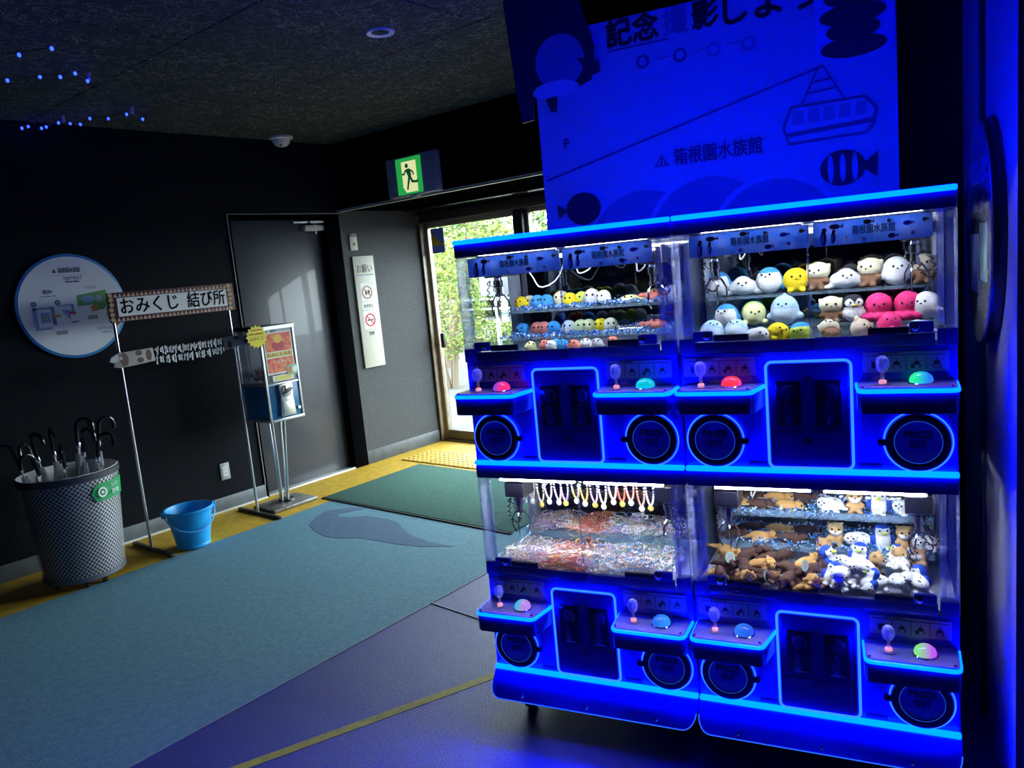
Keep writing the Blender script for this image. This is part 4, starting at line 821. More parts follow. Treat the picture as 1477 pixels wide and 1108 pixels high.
text('map_heading', 'アザラシ広場', .022, mat('map_text_blue', (.12, .25, .5), .5), ms, .17, -.16, ys, width=.115); text('map_heading', 'Sea Plaza', .012, M_bd, ms, .17, -.18, ys, width=.055)
MBL, MBD, MGR, MOR = mat('map_mid_blue', (.22, .34, .62), .5), mat('map_dark_blue', (.09, .14, .32), .5), mat('map_green', (.10, .30, .10), .5), mat('map_orange', (.55, .22, .07), .5)
for (x, c) in ((-.215, '1F'), (-.085, 'B1')):
    b_ = flat('floor_badge', ell(x, .030, .016, n=20), MBD, ms, ys); text('badge_text', c, .014, M_paper, b_, x, .025, ys - .0008)
flats('hall_plan', [rect(-.225, -.115, -.005, .008), rect(-.225, -.205, -.125, .008), rect(-.128, -.108, -.09, .008), rect(-.205, -.135, -.125, -.112)], MBL, ms, ys)
flat('pool_plan', rect(-.185, -.137, -.085, -.025), MBL, ms, ys); flat('pool_bridge', rect(-.18, -.14, -.066, -.052), mat('map_olive', (.4, .42, .25), .5), ms, ys - .0008)
flat('shop_plan', rect(-.122, -.078, -.057, -.043), MOR, ms, ys - .0008); flat('exit_plan', rect(-.125, -.107, -.102, -.062), MBD, ms, ys - .0004)
flats('hall_plan', [rect(-.09, .0, .004, .014), rect(-.012, .002, -.05, .014)], MBL, ms, ys); flat('tank_plan', [(-.07, -.018), (-.026, -.018), (-.024, -.078)], MBL, ms, ys); flat('ramp_plan', rect(-.025, .008, -.048, -.032), mat('map_red', (.6, .06, .12), .5), ms, ys - .0008)
flat('garden_plan', [(.028, -.004), (.028, .062), (.205, .085), (.205, .0), (.175, -.035), (.135, -.035), (.12, .0)], MGR, ms, ys); flat('pond_plan', ell(.09, .035, .038, .024), MBL, ms, ys - .0008); flat('pond_plan', ell(.155, .035, .022, .020), mat('map_sea', (.25, .42, .52), .5), ms, ys - .0008)
flat('hut_plan', rect(.105, .14, -.042, -.005), MOR, ms, ys - .0008); flat('label_plate', rect(.075, .13, -.09, -.065), mat('map_slate', (.16, .30, .30), .5), ms, ys); flat('label_plate', rect(-.12, -.055, -.162, -.140), mat('map_grey', (.25, .29, .33), .5), ms, ys); flat('label_plate', rect(.085, .15, .098, .115), mat('map_pale', (.5, .52, .56), .5), ms, ys)
flat('seal_pool_plan', ell(.235, -.06, .045, .085, 24), mat('map_brown', (.35, .12, .08), .5), ms, ys); flat('seal_pool_water', ell(.243, -.055, .036, .072, 24), MBL, ms, ys - .0008)
text('stage_text', 'EXIT', .016, M_bd, ms, .0, -.10, ys, width=.04)

# ================================================================== NOTICES AND FITTINGS
ns = thing('notice_sign', 'tall cream notice board with no-smoking symbol beside the steel door', 'sign', (-5.08, 4.262, .81), RZ)
M_cream = mat('cream_board', (.60, .58, .50), .5)
ob('notice_board', MB().box(-.11, .11, -.018, 0, 0, .925).mesh('notice_board', M_cream, bevel=.002), ns)
text('notice_heading', 'お願い', .075, M_ink, ns, 0, .795, -.019, width=.165); flat('heading_line', rect(-.095, .095, .765, .773), mat('line_violet', (.2, .2, .4), .5), ns, -.019)
MRD = mat('prohibition_red', (.55, .03, .04), .5)
for k, (z, c, tx) in enumerate(((.625, mat('faded_red', (.45, .2, .13), .5), '飲食禁止'), (.395, MRD, '禁煙'))):
    s_ = flat('symbol_plate', rect(-.066, .066, z - .073, z + .078), M_paper, ns, -.0195)
    ob('prohibition_ring', MB().ring(0, z, .043, .055, -.0215, -.0195, 32).mesh('prohibition_ring', c, smooth=False), s_); flat('slash', bar2((-.034, z + .034), (.034, z - .034), .010), c, s_, -.0212)
    if k == 0: flats('food_symbol', [rect(-.022, -.006, z - .022, z + .02), ell(.016, z, .012, .020, 16)], M_ink, s_, -.0206, .0004)
    else: flats('cigarette_symbol', [rect(-.034, .018, z - .006, z + .006), rect(.022, .034, z - .006, z + .006)], M_ink, s_, -.0206, .0004)
    text('symbol_text', tx, .034, M_ink, ns, 0, z - .125, -.019, width=.105 if k == 0 else .055)
lp = flat('caption_plate', rect(-.066, .066, .487, .545), M_paper, ns, -.0188)
es = thing('alarm_plate', 'small cream alarm call plate above the notice board', 'switch', (-5.08, 4.19, 1.785), RZ)
ob('plate', MB().box(-.038, .038, -.012, 0, 0, .135).mesh('plate', M_cream, bevel=.003), es); ob('key_slot', MB().prism(ell(0, .05, .012, n=16), -.0145, -.012).mesh('key_slot', M_black, smooth=False), es); ob('top_cap', MB().box(-.03, .03, -.02, -.01, .11, .138).mesh('top_cap', mat('cap_grey', (.25, .25, .22), .5), bevel=.003), es)
ol = thing('wall_outlet', 'pale wall outlet plate low on the black wall', 'outlet', (-5.08, 2.785, .225), RZ)
ob('cover_plate', MB().box(-.036, .036, -.008, 0, 0, .12).mesh('cover_plate', mat('outlet_grey', (.42, .43, .42), .5), bevel=.003), ol)
for z in (.035, .06, .085): ob('socket', MB().box(-.02, .02, -.0095, -.008, z - .010, z + .010).box(-.009, -.006, -.0102, -.009, z - .005, z + .005).box(.006, .009, -.0102, -.009, z - .005, z + .005).mesh('socket', M_white), ol)
ex = thing('exit_sign', 'green and white running-man exit sign box on the black beam', 'exit sign', (-4.115, 4.055, 2.108))
ob('housing', MB().box(-.26, .245, -.055, .0, 0, .275).mesh('housing', mat('exit_box', (.34, .37, .48), .5), bevel=.004), ex)
pn = ob('lit_panel', MB().box(-.150, .105, -.062, -.055, .008, .262).mesh('lit_panel', mat('exit_green', (.02, .3, .05), .5, emit=(.02, .42, .07), estr=.8), bevel=.002), ex)
flat('doorway_symbol', [(-.088, .06), (-.06, .02), (.06, .02), (.06, .235), (-.088, .235)], mat('exit_cream', (.7, .7, .4), .5, emit=(.85, .88, .42), estr=.85), pn, -.0635)
MGN = mat('exit_dark_green', (.005, .12, .03), .6, emit=(.005, .10, .03), estr=.5)
runner = [ell(-.035, .205, .016, n=18), [(-.05, .18), (-.012, .185), (.005, .15), (.004, .125), (-.022, .12), (-.038, .15)], bar2((-.048, .175), (-.07, .145), .013), bar2((-.07, .147), (-.088, .153), .012), bar2((-.015, .178), (.022, .158), .013), bar2((.022, .16), (.03, .135), .012),
          bar2((-.01, .128), (.015, .085), .02), bar2((.012, .09), (.062, .085), .017), bar2((.06, .083), (.066, .1), .012), bar2((-.018, .128), (-.03, .08), .02), bar2((-.03, .085), (-.045, .038), .016)]
for p in runner: flat('running_figure', p, MGN, pn, -.0648)
ob('emergency_lamp', MB().box(-.035, .035, -.052, -.016, -.016, 0).mesh('emergency_lamp', mat('lamp_cream', (.6, .58, .5), .4), bevel=.006), ex)
dl = thing('downlight', 'white rimmed recessed downlight in the wood wool ceiling', 'ceiling light', (-2.706, 2.533, 2.618))
ob('trim_ring', MB().lathe([(.040, .0), (.062, -.006), (.066, .0), (.066, .004)], 32).mesh('trim_ring', mat('downlight_white', (.92, .92, .9), .4)), dl)
ob('reflector', MB().lathe([(.046, .0), (.036, .04), (0, .05)], 24).mesh('reflector', M_chrome), dl)
for k in range(3): ob('lamp_lens', MB().sph((.016 * math.cos(2.1 * k), .016 * math.sin(2.1 * k), .018), .008, 10, 8).mesh('lamp_lens', M_white), dl)
dt = thing('smoke_detector', 'domed white heat detector on the ceiling near the black wall', 'detector', (-4.93, 3.52, 2.618))
ob('base_ring', MB().lathe([(.0, .0), (.085, 0), (.085, -.014), (.066, -.020)], 32).mesh('base_ring', mat('detector_white', (.9, .87, .82), .45)), dt)
ob('dome', MB().lathe([(.066, -.018), (.058, -.046), (.036, -.066), (0, -.074)], 32).mesh('dome', mat('detector_dome', (.85, .8, .76), .4)), dt); ob('indicator', MB().sph((.03, -.03, -.064), .008, 8, 6).mesh('indicator', mat('indicator_red', (.4, .05, .03), .3)), dt)

# blue fairy lights under the ceiling
M_fairy = mat('fairy_blue', (.02, .05, .4), .3, emit=(.01, .03, 1), estr=9)
def fairy(label, pts):
    r_ = thing('string_light', label, 'string light', (pts[0][0], pts[0][1], 2.59), group='blue string lights under the ceiling')
    base = Vector((pts[0][0], pts[0][1], 2.59)); P = [Vector((x, y, 2.59 - .012 * (i % 2))) - base for i, (x, y) in enumerate(pts)]
    ob('wire', MB().tube(P, .0016, 5).mesh('wire', M_black), r_)
    for p in P:
        ob('bulb', cached('fbulb', lambda: MB().sph((0, 0, 0), (.0075, .0075, .009), 8, 6).mesh('bulb', M_fairy)), r_, p + Vector((random.uniform(-.015, .015), random.uniform(-.015, .015), -.008)))
    for k in range(0, len(P), 5): ob('wire_clip', cached('fclip', lambda: MB().box(-.011, .011, -.004, .004, -.004, .03).mesh('wire_clip', M_white)), r_, P[k] + Vector((.01, .01, 0)))
fairy('string of blue lights crossing the ceiling with two bulbs in view', [(-3.80, 1.20), (-3.609, 1.375), (-3.5, 1.462)])
fairy('string of blue lights crossing the ceiling with six bulbs in view', [(-4.12, 1.36), (-4.042, 1.456), (-3.958, 1.556), (-3.858, 1.614), (-3.84, 1.66), (-3.893, 1.745)])
fairy('long string of blue lights along the black wall top', [(-5.04, 1.70), (-5.02, 1.836), (-5.04, 1.883), (-4.987, 1.922), (-5.006, 1.976), (-4.802, 1.972), (-4.875, 2.036), (-4.799, 2.068), (-4.712, 2.082), (-4.603, 2.147), (-4.506, 2.228), (-4.565, 2.315)])
# door mat
mt = tag(ob('door_mat', MB().box(-4.605, -2.85, 3.255, 4.205, .0042, .014).mesh('door_mat', mat('green_pile_mat', (.022, .095, .075), .95, noise=(130, (.06, .18, .14), 6), bump=(180, 1.0)), bevel=.004)), 'dark green pile door mat before the glass door', 'door mat')
ob('mat_border', MB().box(-4.62, -2.84, 3.24, 3.258, .0042, .0105).box(-4.62, -4.602, 3.24, 4.22, .0042, .0105).box(-4.62, -2.84, 4.202, 4.22, .0042, .0105).mesh('mat_border', mat('black_rubber', (.012, .014, .013), .7)), mt)

# ================================================================== UMBRELLA BASKET
BX, BY = -4.665, 1.632
bk = thing('umbrella_basket', 'grey metal mesh bin on wheels holding black handled umbrellas', 'umbrella stand', (BX, BY, 0))
M_mesh = mat('grey_wire', (.62, .63, .66), .4, .4); M_liner = mat('dark_liner', (.045, .048, .06), .5)
def rad(z): return .205 + (.250 - .205) * (z - .04) / .59
ob('liner', MB().lathe([(0, .05), (.196, .05), (.238, .62)], 40).mesh('liner', M_liner), bk)
ob('bin_bag', MB().lathe([(.205, .5), (.234, .622), (.250, .638), (.255, .632)], 40).mesh('bin_bag', mat('white_bag', (.8, .8, .78), .5, noise=(30, (.62, .62, .62)))), bk)
def lattice():
    mb = MB(); N, K = 58, 26
    for sg in (-1, 1):
        for i in range(N):
            vs = []; fs = []
            for k in range(K + 1):
                z = .05 + .555 * k / K; q = 2 * PI * i / N + sg * 2.35 * k / K; r = rad(z) + .0004 * sg
                for dz, dr in ((-.0030, .0012), (.0030, .0012)): vs.append(((r + dr) * math.cos(q), (r + dr) * math.sin(q), z + dz))
            for k in range(K): fs.append((2 * k, 2 * k + 2, 2 * k + 3, 2 * k + 1))
            mb.add(vs, fs)
    return mb
lt = ob('wire_mesh', lattice().mesh('wire_mesh', M_mesh, smooth=False), bk); lt['kind'] = 'stuff'
ob('top_rim', MB().lathe([(rad(.60), .595), (rad(.6) + .008, .60), (rad(.64) + .008, .632), (rad(.64), .636), (rad(.6), .61)], 48).mesh('top_rim', mat('dark_rim', (.07, .075, .085), .4, .4)), bk)
ob('bottom_rim', MB().lathe([(.0, .038), (.205, .038), (.212, .044), (.212, .066), (.206, .07)], 48).mesh('bottom_rim', mat('base_grey', (.18, .19, .22), .4, .4)), bk)
for q in (.2, 1.77, 3.34, 4.91, -.35):
    ob('castor', cached('bcast', lambda: MB().tube([(0, -.008, .016), (0, .008, .016)], .016, 14).box(-.010, .010, -.012, .012, .026, .04).mesh('castor', M_black)), bk, (.17 * math.cos(q), .17 * math.sin(q), 0))
# green sticker facing the room
def sticker():
    mb = MB(); q0, q1 = math.radians(2), math.radians(66); n = 14; out = []
    for k in range(n + 1):
        t = k / n; q = q0 + (q1 - q0) * t; hh = .050 * (math.sqrt(max(0, 1 - (1 - min(t / .2, 1)) ** 2)) * .999 + .001)
        for z in (.52 - hh, .52 + hh): out.append(((rad(z) + .008) * math.cos(q), (rad(z) + .008) * math.sin(q), z))
    return mb.add(out, [(2 * k, 2 * k + 2, 2 * k + 3, 2 * k + 1) for k in range(n)])
st_ = ob('green_sticker', sticker().mesh('green_sticker', mat('sticker_green', (.01, .33, .10), .45)), bk)
lm = Matrix.Translation((.2555 * math.cos(.27), .2555 * math.sin(.27), .52)) @ Matrix.Rotation(.27 + PI / 2, 4, 'Z')
em = ob('sticker_emblem', MB().ring(0, 0, .018, .028, -.0025, -.0015, 28).prism(ell(0, 0, .009, n=14), -.0025, -.0015).mesh('sticker_emblem', M_paper, smooth=False), st_); em.matrix_local = lm
for wd, dz in (('みんなで', .014), ('節電', -.024)):
    tt = text('sticker_text', wd, .028, M_paper, st_, 0, 0, 0, width=.062); tt.matrix_local = Matrix.Translation((.2555 * math.cos(.62), .2555 * math.sin(.62), .52 + dz)) @ Matrix.Rotation(.62 + PI / 2, 4, 'Z') @ Matrix.Translation((0, -.004, 0)) @ Matrix.Rotation(PI / 2, 4, 'X')
# umbrellas standing in the bin
M_canopy = mat('clear_vinyl', (.72, .73, .75), .35, noise=(40, (.45, .46, .48)))
def umbrella_parts():
    cn = MB(); n = 14; vs = []
    prof = [(.006, -.02), (.020, .02), (.026, .22), (.022, .44), (.012, .54)]
    for r, z in prof:
        for j in range(2 * n): q = PI * j / n; rr = r * (1.25 if j % 2 else .8); vs.append((rr * math.cos(q), rr * math.sin(q), z))
    fs = [(i * 2 * n + j, i * 2 * n + (j + 1) % (2 * n), (i + 1) * 2 * n + (j + 1) % (2 * n), (i + 1) * 2 * n + j) for i in range(len(prof) - 1) for j in range(2 * n)]
    cn.add(vs, fs)
    hd = [(0, 0, .60)] + [(0, 0, .69)] + [(.042 - .042 * math.cos(a), 0, .69 + .044 * math.sin(a)) for a in [PI * i / 10 for i in range(1, 11)]] + [(.086, 0, .67)]
    return (cn.mesh('canopy', M_canopy), MB().tube([(0, 0, -.02), (0, 0, .62)], .0045, 8).mesh('shaft', M_steel), MB().tube(hd, .0105, 10).mesh('handle', M_gloss), MB().lathe([(.010, .57), (.012, .58), (.010, .60)], 12).mesh('collar', M_chrome))
UM = umbrella_parts()
um_spots = [(-.12, -.10, .25, -.9, .0), (-.05, -.17, .32, -1.8, .03), (-.16, .0, .15, 2.6, .05), (-.02, -.08, .22, .3, .06), (.06, -.14, .28, -1.2, -.02), (-.08, .10, .2, 1.9, .08), (.03, .04, .12, .9, .10), (.10, .04, .2, .4, .06), (.04, .14, .24, 1.6, .09), (.14, .10, .26, .8, .02), (.12, -.05, .2, -.4, .0)]
names = ['umbrella with its black crook leaning over the bin edge at the wall side', 'umbrella with black crook handle leaning low over the bin rim', 'umbrella with black crook handle against the wall side of the bin', 'umbrella with black crook handle in the middle of the bin',
         'umbrella with black crook leaning towards the room over the bin front', 'umbrella with tall black crook at the back of the bin', 'umbrella with the tallest black crook in the bin', 'umbrella with black crook handle turned sideways in the bin', 'umbrella with black crook at the bin side facing the blue bucket', 'umbrella with black crook just above the green sticker', 'umbrella with black crook leaning to the front of the bin']
for (dx, dy, tl, az, dz), nm in zip(um_spots, names):
    u = thing('umbrella', 'furled clear ' + nm, 'umbrella', (BX + dx * .6, BY + dy * .6, .085), 0, 'umbrellas in the mesh bin')
    ax = Vector((-dy, dx, 0)).normalized(); u.rotation_mode = 'QUATERNION'
    from mathutils import Quaternion
    u.rotation_quaternion = Quaternion(ax, tl * .55) @ Quaternion((0, 0, 1), az)
    for n_, me_ in zip(('canopy', 'shaft', 'handle', 'collar'), UM): ob(n_, me_, u, (0, 0, dz))

# ================================================================== BLUE BUCKET
bu = thing('bucket', 'bright blue plastic bucket on the yellow floor strip', 'bucket', (-4.575, 2.235, .0045), 1.30)
M_bucket = mat('blue_plastic', (.015, .36, .78), .38)
ob('bucket_body', MB().lathe([(0, .002), (.096, .002), (.100, .006), (.101, .02), (.099, .024), (.134, .225), (.142, .226), (.146, .232), (.146, .244), (.142, .248), (.134, .246), (.129, .230), (.096, .012), (0, .010)], 40).mesh('bucket_body', M_bucket), bu)
hp = [(.148 * math.cos(a), -.148 * math.sin(a) * .93, .235 - .115 * math.sin(a)) for a in [PI * i / 18 for i in range(19)]]
ob('handle', MB().tube(hp, .0045, 8).mesh('handle', mat('pale_blue_plastic', (.10, .48, .85), .4)), bu)
for sx in (-1, 1): ob('handle_lug', MB().box(sx * .148 - .012, sx * .148 + .012, -.014, .014, .212, .246).mesh('handle_lug', M_bucket, bevel=.003), bu)

# ================================================================== PAPER FORTUNE STAND
fs_ = thing('fortune_stand', 'two-pole steel stand with a fortune tying sign and fish tail bar', 'stand', (-4.755, 2.43, 0), RZ)
PLX = (-.375, .375)
for x in PLX:
    ob('pole', MB().tube([(x, 0, .02), (x, 0, 1.46)], .009, 12).mesh('pole', M_steel), fs_)
    ob('foot', MB().box(x - .012, x + .012, -.265, .235, .0045, .024).mesh('foot', mat('dark_foot', (.05, .048, .045), .45, .4), bevel=.002), fs_)
sgn = ob('sign_plank', MB().box(-.40, .415, -.024, -.010, 1.42, 1.595).mesh('sign_plank', mat('sign_border_maroon', (.10, .02, .02), .6), bevel=.002), fs_)
MPK = mat('border_pink', (.62, .42, .38), .6); MTN = mat('border_tan', (.50, .34, .16), .6)
rb = random.Random(4)
for k in range(30):
    x = -.39 + k * .0262
    for zt, up in ((1.425, 1), (1.567, 1)):
        flat('border_scale', [(x, zt), (x + .022, zt), (x + .011, zt + .022)], MPK if k % 3 else MTN, sgn, -.0255)
for k in range(6):
    for x in (-.385, .382):
        flat('border_stone', ell(x + rb.uniform(-.004, .004), 1.437 + k * .029, .014, .013, 8), MTN, sgn, -.0265)
ob('paper_face', MB().box(-.35, .358, -.027, -.0245, 1.452, 1.562).mesh('paper_face', M_paper), sgn)
text('sign_lettering', 'おみくじ', .105, M_ink, fs_, -.155, 1.472, -.0278, width=.355, bold=.0014); text('sign_lettering', '結び所', .105, M_ink, fs_, .215, 1.472, -.0278, width=.26, bold=.0014)
# fish shaped bar (head at one end, tail at the other) with two cords
M_fsh = mat('patterned_fish_skin', (.42, .37, .32), .6); M_fbr = mat('fish_brown', (.12, .075, .055), .6)
hd_ = ob('fish_head', MB().prism([(-.455, 1.195), (-.44, 1.222), (-.40, 1.240), (-.30, 1.243), (-.185, 1.245), (-.180, 1.165), (-.30, 1.155), (-.395, 1.150), (-.432, 1.160), (-.425, 1.183)], -.035, -.020).mesh('fish_head', M_fsh, bevel=.003), fs_)
for p in (ell(-.365, 1.197, .024, .04, 14), ell(-.275, 1.225, .020, .016, 12), ell(-.27, 1.182, .020, .016, 12), ell(-.215, 1.205, .016, .035, 12)): flat('fish_patch', p, M_fbr, hd_, -.0365)
flat('fish_jaw', [(-.452, 1.194), (-.438, 1.219), (-.403, 1.235), (-.395, 1.20), (-.42, 1.187)], mat('fish_white', (.6, .6, .58), .6), hd_, -.0368); ob('fish_eye', MB().ring(-.385, 1.208, .004, .009, -.0385, -.036, 16).mesh('fish_eye', M_paper, smooth=False), hd_)
tl_ = ob('fish_tail', MB().prism([(.285, 1.245), (.38, 1.252), (.45, 1.235), (.495, 1.205), (.50, 1.188), (.46, 1.178), (.40, 1.185), (.35, 1.17), (.295, 1.165)], -.035, -.020).mesh('fish_tail', M_fsh, bevel=.003), fs_, (.285 - (.285 * math.cos(.5) - .0275 * math.sin(.5)), -.0275 - (-.285 * math.sin(.5) - .0275 * math.cos(.5)), 0), (0, 0, -.5))
for p in (ell(.325, 1.195, .016, .024, 12), ell(.37, 1.235, .018, .012, 12), ell(.43, 1.208, .020, .014, 12)): flat('fish_patch', p, M_fbr, tl_, -.0365)
for z in (1.232, 1.178): ob('cord', MB().tube([(-.18, -.028, z), (.05, -.028, z - .010), (.29, -.028, z)], .0022, 6).mesh('cord', mat('grey_cord', (.3, .3, .32), .6)), fs_)
rk = random.Random(8)
for i in range(70):
    x = -.165 + .44 * (i // 2) / 34 + rk.uniform(-.006, .006); z = (1.230 if i % 2 else 1.174) - .008 * math.sin(PI * (x + .17) / .45)
    L = rk.uniform(.014, .036); q = rk.uniform(-.7, .7)
    me = cached('knot%d' % (i % 9), lambda: MB().sph((0, 0, 0), (.006, .005, .005), 8, 6).add([(-.003, -.003, -.002), (.003, -.003, -.002), (.006 + .012 * math.sin(q), -.004, -L), (-.004 + .012 * math.sin(q), -.004, -L * .9), (-.003, .003, .002), (.004, .003, .002), (.010, .002, L * .55), (.002, .002, L * .6)], [(0, 1, 2, 3), (4, 5, 6, 7)]).mesh('paper_fortune', M_paper, smooth=False))
    o = ob('paper_fortune', me, None, (-4.755 + .030 + .004 * (i % 3), 2.43 + x, z), (0, 0, RZ + rk.uniform(-.3, .3)))
    tag(o, 'white paper fortune strip knotted on the ' + ('upper' if i % 2 else 'lower') + ' cord of the fish bar', 'paper strip', 'paper fortunes tied on the cords')

# ================================================================== CAPSULE MACHINE
gm = thing('capsule_machine', 'blue and clear capsule vending machine on a steel pedestal stand', 'vending machine', (-4.775, 3.055, 0), RZ)
HB = mat('vending_blue', (.015, .14, .33), .35); AL = mat('vending_aluminium', (.55, .56, .55), .38, .7)
ob('base_plate', MB().box(-.20, .16, -.145, .12, .0045, .030).mesh('base_plate', mat('worn_base', (.30, .28, .26), .42, .7, noise=(20, (.2, .19, .18))), bevel=.006), gm)
for k, (x, y) in enumerate(((-.07, -.06), (-.02, .06), (.03, -.06), (.07, .05))):
    ob('leg', MB().tube([(-.02 + x * .45, y * .4, .028), (x, y, .632)], .0095, 10).mesh('leg', M_steel), gm)
ob('leg_boss', MB().lathe([(0, .028), (.06, .028), (.055, .045), (0, .048)], 20).mesh('leg_boss', M_black), gm)
ob('lower_body', MB().box(-.128, .128, -.150, .150, .645, .885).mesh('lower_body', HB, bevel=.003), gm)
ob('bottom_tray', MB().box(-.137, .137, -.160, .158, .628, .647).mesh('bottom_tray', AL, bevel=.003), gm)
for x in (-.130, .130):
    for y in (-.150, .150): ob('corner_rail', MB().box(x - .008, x + .008, y - .008, y + .008, .64, 1.275).mesh('corner_rail', AL, bevel=.002), gm)
ob('mid_rail', MB().box(-.135, .135, -.157, .155, .880, .894).mesh('mid_rail', AL, bevel=.002), gm)
ob('lid', MB().box(-.140, .140, -.160, .160, 1.262, 1.290).mesh('lid', M_gloss, bevel=.004), gm); ob('lid_edge', MB().box(-.141, .141, -.1625, -.158, 1.262, 1.286).mesh('lid_edge', AL), gm)
for n_, bx_ in (('window_pane', (-.122, .122, -.152, -.149)), ('window_pane', (-.122, .122, .149, .152)), ('window_pane', (-.130, -.127, -.142, .142)), ('window_pane', (.127, .130, -.142, .142))):
    ob(n_, MB().box(bx_[0], bx_[1], bx_[2], bx_[3], .894, 1.262).mesh(n_, clear('smoky_window', (.85, .85, .87), 1.45, haze=.10), smooth=False), gm)
ps = flat('poster', rect(-.108, .112, .955, 1.242), mat('poster_white', (.75, .72, .66), .5), gm, -.1545)
flat('poster_picture', rect(-.10, .104, 1.11, 1.234), mat('poster_orange', (.72, .20, .06), .5, noise=(40, (.6, .05, .04))), ps, -.1555); flat('poster_picture', rect(-.10, .104, .965, 1.065), mat('poster_red', (.65, .05, .07), .5, noise=(40, (.75, .30, .08))), ps, -.1555)
flat('poster_head', ell(.0, 1.195, .034, .030, 20), mat('poster_gold', (.75, .42, .06), .5), ps, -.1565); flat('poster_body', ell(0, 1.15, .05, .034, 20), mat('poster_deep_red', (.45, .02, .04), .5), ps, -.1562)
flat('poster_ribbon', rect(-.10, .104, 1.072, 1.104), mat('poster_lime', (.62, .62, .12), .5), ps, -.1555); text('poster_text', 'おみくじ人形', .028, MRD, ps, 0, 1.078, -.1568, width=.19); text('poster_text', 'おみくじ', .022, M_paper, ps, .03, 1.03, -.1568, width=.11)
pc = flat('price_card', rrect(.045, .135, .935, 1.005, .006, 3), mat('card_green', (.22, .50, .25), .5), gm, -.157); flat('coin_print', ell(.108, .972, .022, .024, 18), mat('coin_grey', (.42, .44, .44), .4, .5), pc, -.158); flat('card_print', rect(.055, .08, .945, .99), mat('card_red', (.6, .16, .08), .5), pc, -.158)
nc = flat('notice_card', rrect(-.075, .095, .905, .945, .004, 3), M_paper, gm, -.1545); flat('card_strip', rect(-.055, .075, .910, .940), mat('card_yellow', (.72, .62, .10), .5), nc, -.1555)
cm = ob('coin_mechanism', MB().prism([(-.05, .885), (.055, .885), (.052, .79), (.062, .66), (-.058, .66), (-.045, .79)], -.178, -.150).mesh('coin_mechanism', mat('cast_metal', (.62, .62, .58), .35, .8), bevel=.006), gm)
ob('turn_handle', MB().tube([(0, -.176, .835), (0, -.190, .835)], .040, 24).prism(bar2((-.034, .822), (.034, .850), .018), -.208, -.189, 1).mesh('turn_handle', [mat('handle_metal', (.5, .5, .48), .35, .8), M_black], bevel=.002), cm); ob('chute_flap', MB().box(-.042, .046, -.184, -.176, .672, .765).mesh('chute_flap', mat('flap_metal', (.7, .7, .66), .3, .7), bevel=.004), cm); ob('coin_slot', MB().box(-.018, -.010, -.194, -.177, .82, .872).mesh('coin_slot', M_black), cm)
ob('key_lock', MB().tube([(.1, -.15, .70), (.1, -.164, .70)], .012, 16).mesh('key_lock', M_chrome), gm)
sb = ob('starburst_card', MB().prism([( -.165 + (.082 if i % 2 == 0 else .066) * math.cos(2 * PI * i / 32), 1.228 + (.080 if i % 2 == 0 else .064) * math.sin(2 * PI * i / 32)) for i in range(32)], -.174, -.170).mesh('starburst_card', mat('burst_yellow', (.78, .68, .02), .5), smooth=False), gm)
text('burst_text', 'おみくじ', .030, MRD, sb, -.165, 1.205, -.1748, width=.105); text('burst_text', 'かわいい人形の中に', .014, MRD, sb, -.165, 1.242, -.1748, width=.11); flat('burst_line', rect(-.205, -.115, 1.268, 1.276), MRD, sb, -.1745)
rc_ = random.Random(21); CC = [mat('capsule_%d' % i, c, .2) for i, c in enumerate([(.5, .10, .08), (.6, .42, .36), (.35, .22, .18), (.65, .6, .55)])]
def capsule(m): return MB().sph((0, 0, 0), .024, 14, 10).lathe([(.0245, -.002), (.0255, 0), (.0245, .002)], 18).mesh('capsule', m)
for i in range(22):
    x, y = -.088 + .045 * (i % 5), -.09 + .055 * ((i // 5) % 4); z = .920 + .035 * (i // 11) + .01 * (i % 3)
    o = ob('capsule', cached('cap%d' % (i % 4), lambda: capsule(CC[i % 4])), None, (-4.775 - y, 3.055 + x, z), (rc_.random() * 3, rc_.random() * 3, 0))
    tag(o, ('dark red', 'clay', 'brown', 'pale grey')[i % 4] + ' toy capsule inside the vending machine window', 'capsule', 'capsules in the vending machine')

# ================================================================== OUTDOORS
M_gnd = mat('pale_concrete', (.06, .058, .05), .8, noise=(3, (.035, .036, .03), 6), bump=(60, .3))
struct('ground', MB().box(-60, 40, 5.16, 70, -.30, -.06).mesh('ground', M_gnd), 'pale paved ground outside the glass door', 'ground')
struct('road', MB().slab([(-60, 13.6), (40, 13.6), (40, 18), (-60, 18)], -.06, -.045).mesh('road', mat('bright_road', (.19, .19, .18), .8)), 'bright sunlit road beyond the shrubs', 'road')
GREENS = [mat('leaf_light', (.16, .21, .025), .6), mat('leaf_mid', (.075, .135, .022), .6), mat('leaf_dark', (.028, .058, .018), .6), mat('leaf_yellow', (.22, .23, .04), .6)]
for g in GREENS: g.node_tree.nodes['Principled BSDF'].inputs['Transmission Weight'].default_value = 0
def leaves(n, r, size, seed, pal):
    rn = random.Random(seed); mb = MB()
    for i in range(n):
        d = Vector((rn.gauss(0, 1), rn.gauss(0, 1), rn.gauss(0, 1))).normalized() * rn.uniform(.45, 1.0) ** .5
        p = Vector((d.x * r[0], d.y * r[1], d.z * r[2])); s = size * rn.uniform(.6, 1.3)
        a = Vector((rn.gauss(0, 1), rn.gauss(0, 1), rn.gauss(0, .6))).normalized(); b = a.orthogonal().normalized(); b = (b * math.cos(rn.random() * 6) + a.cross(b) * math.sin(rn.random() * 6)).normalized()
        mb.add([p - a * s, p + b * s * .42, p + a * s, p - b * s * .42], [(0, 1, 2, 3)], rn.choice(pal))
    return mb
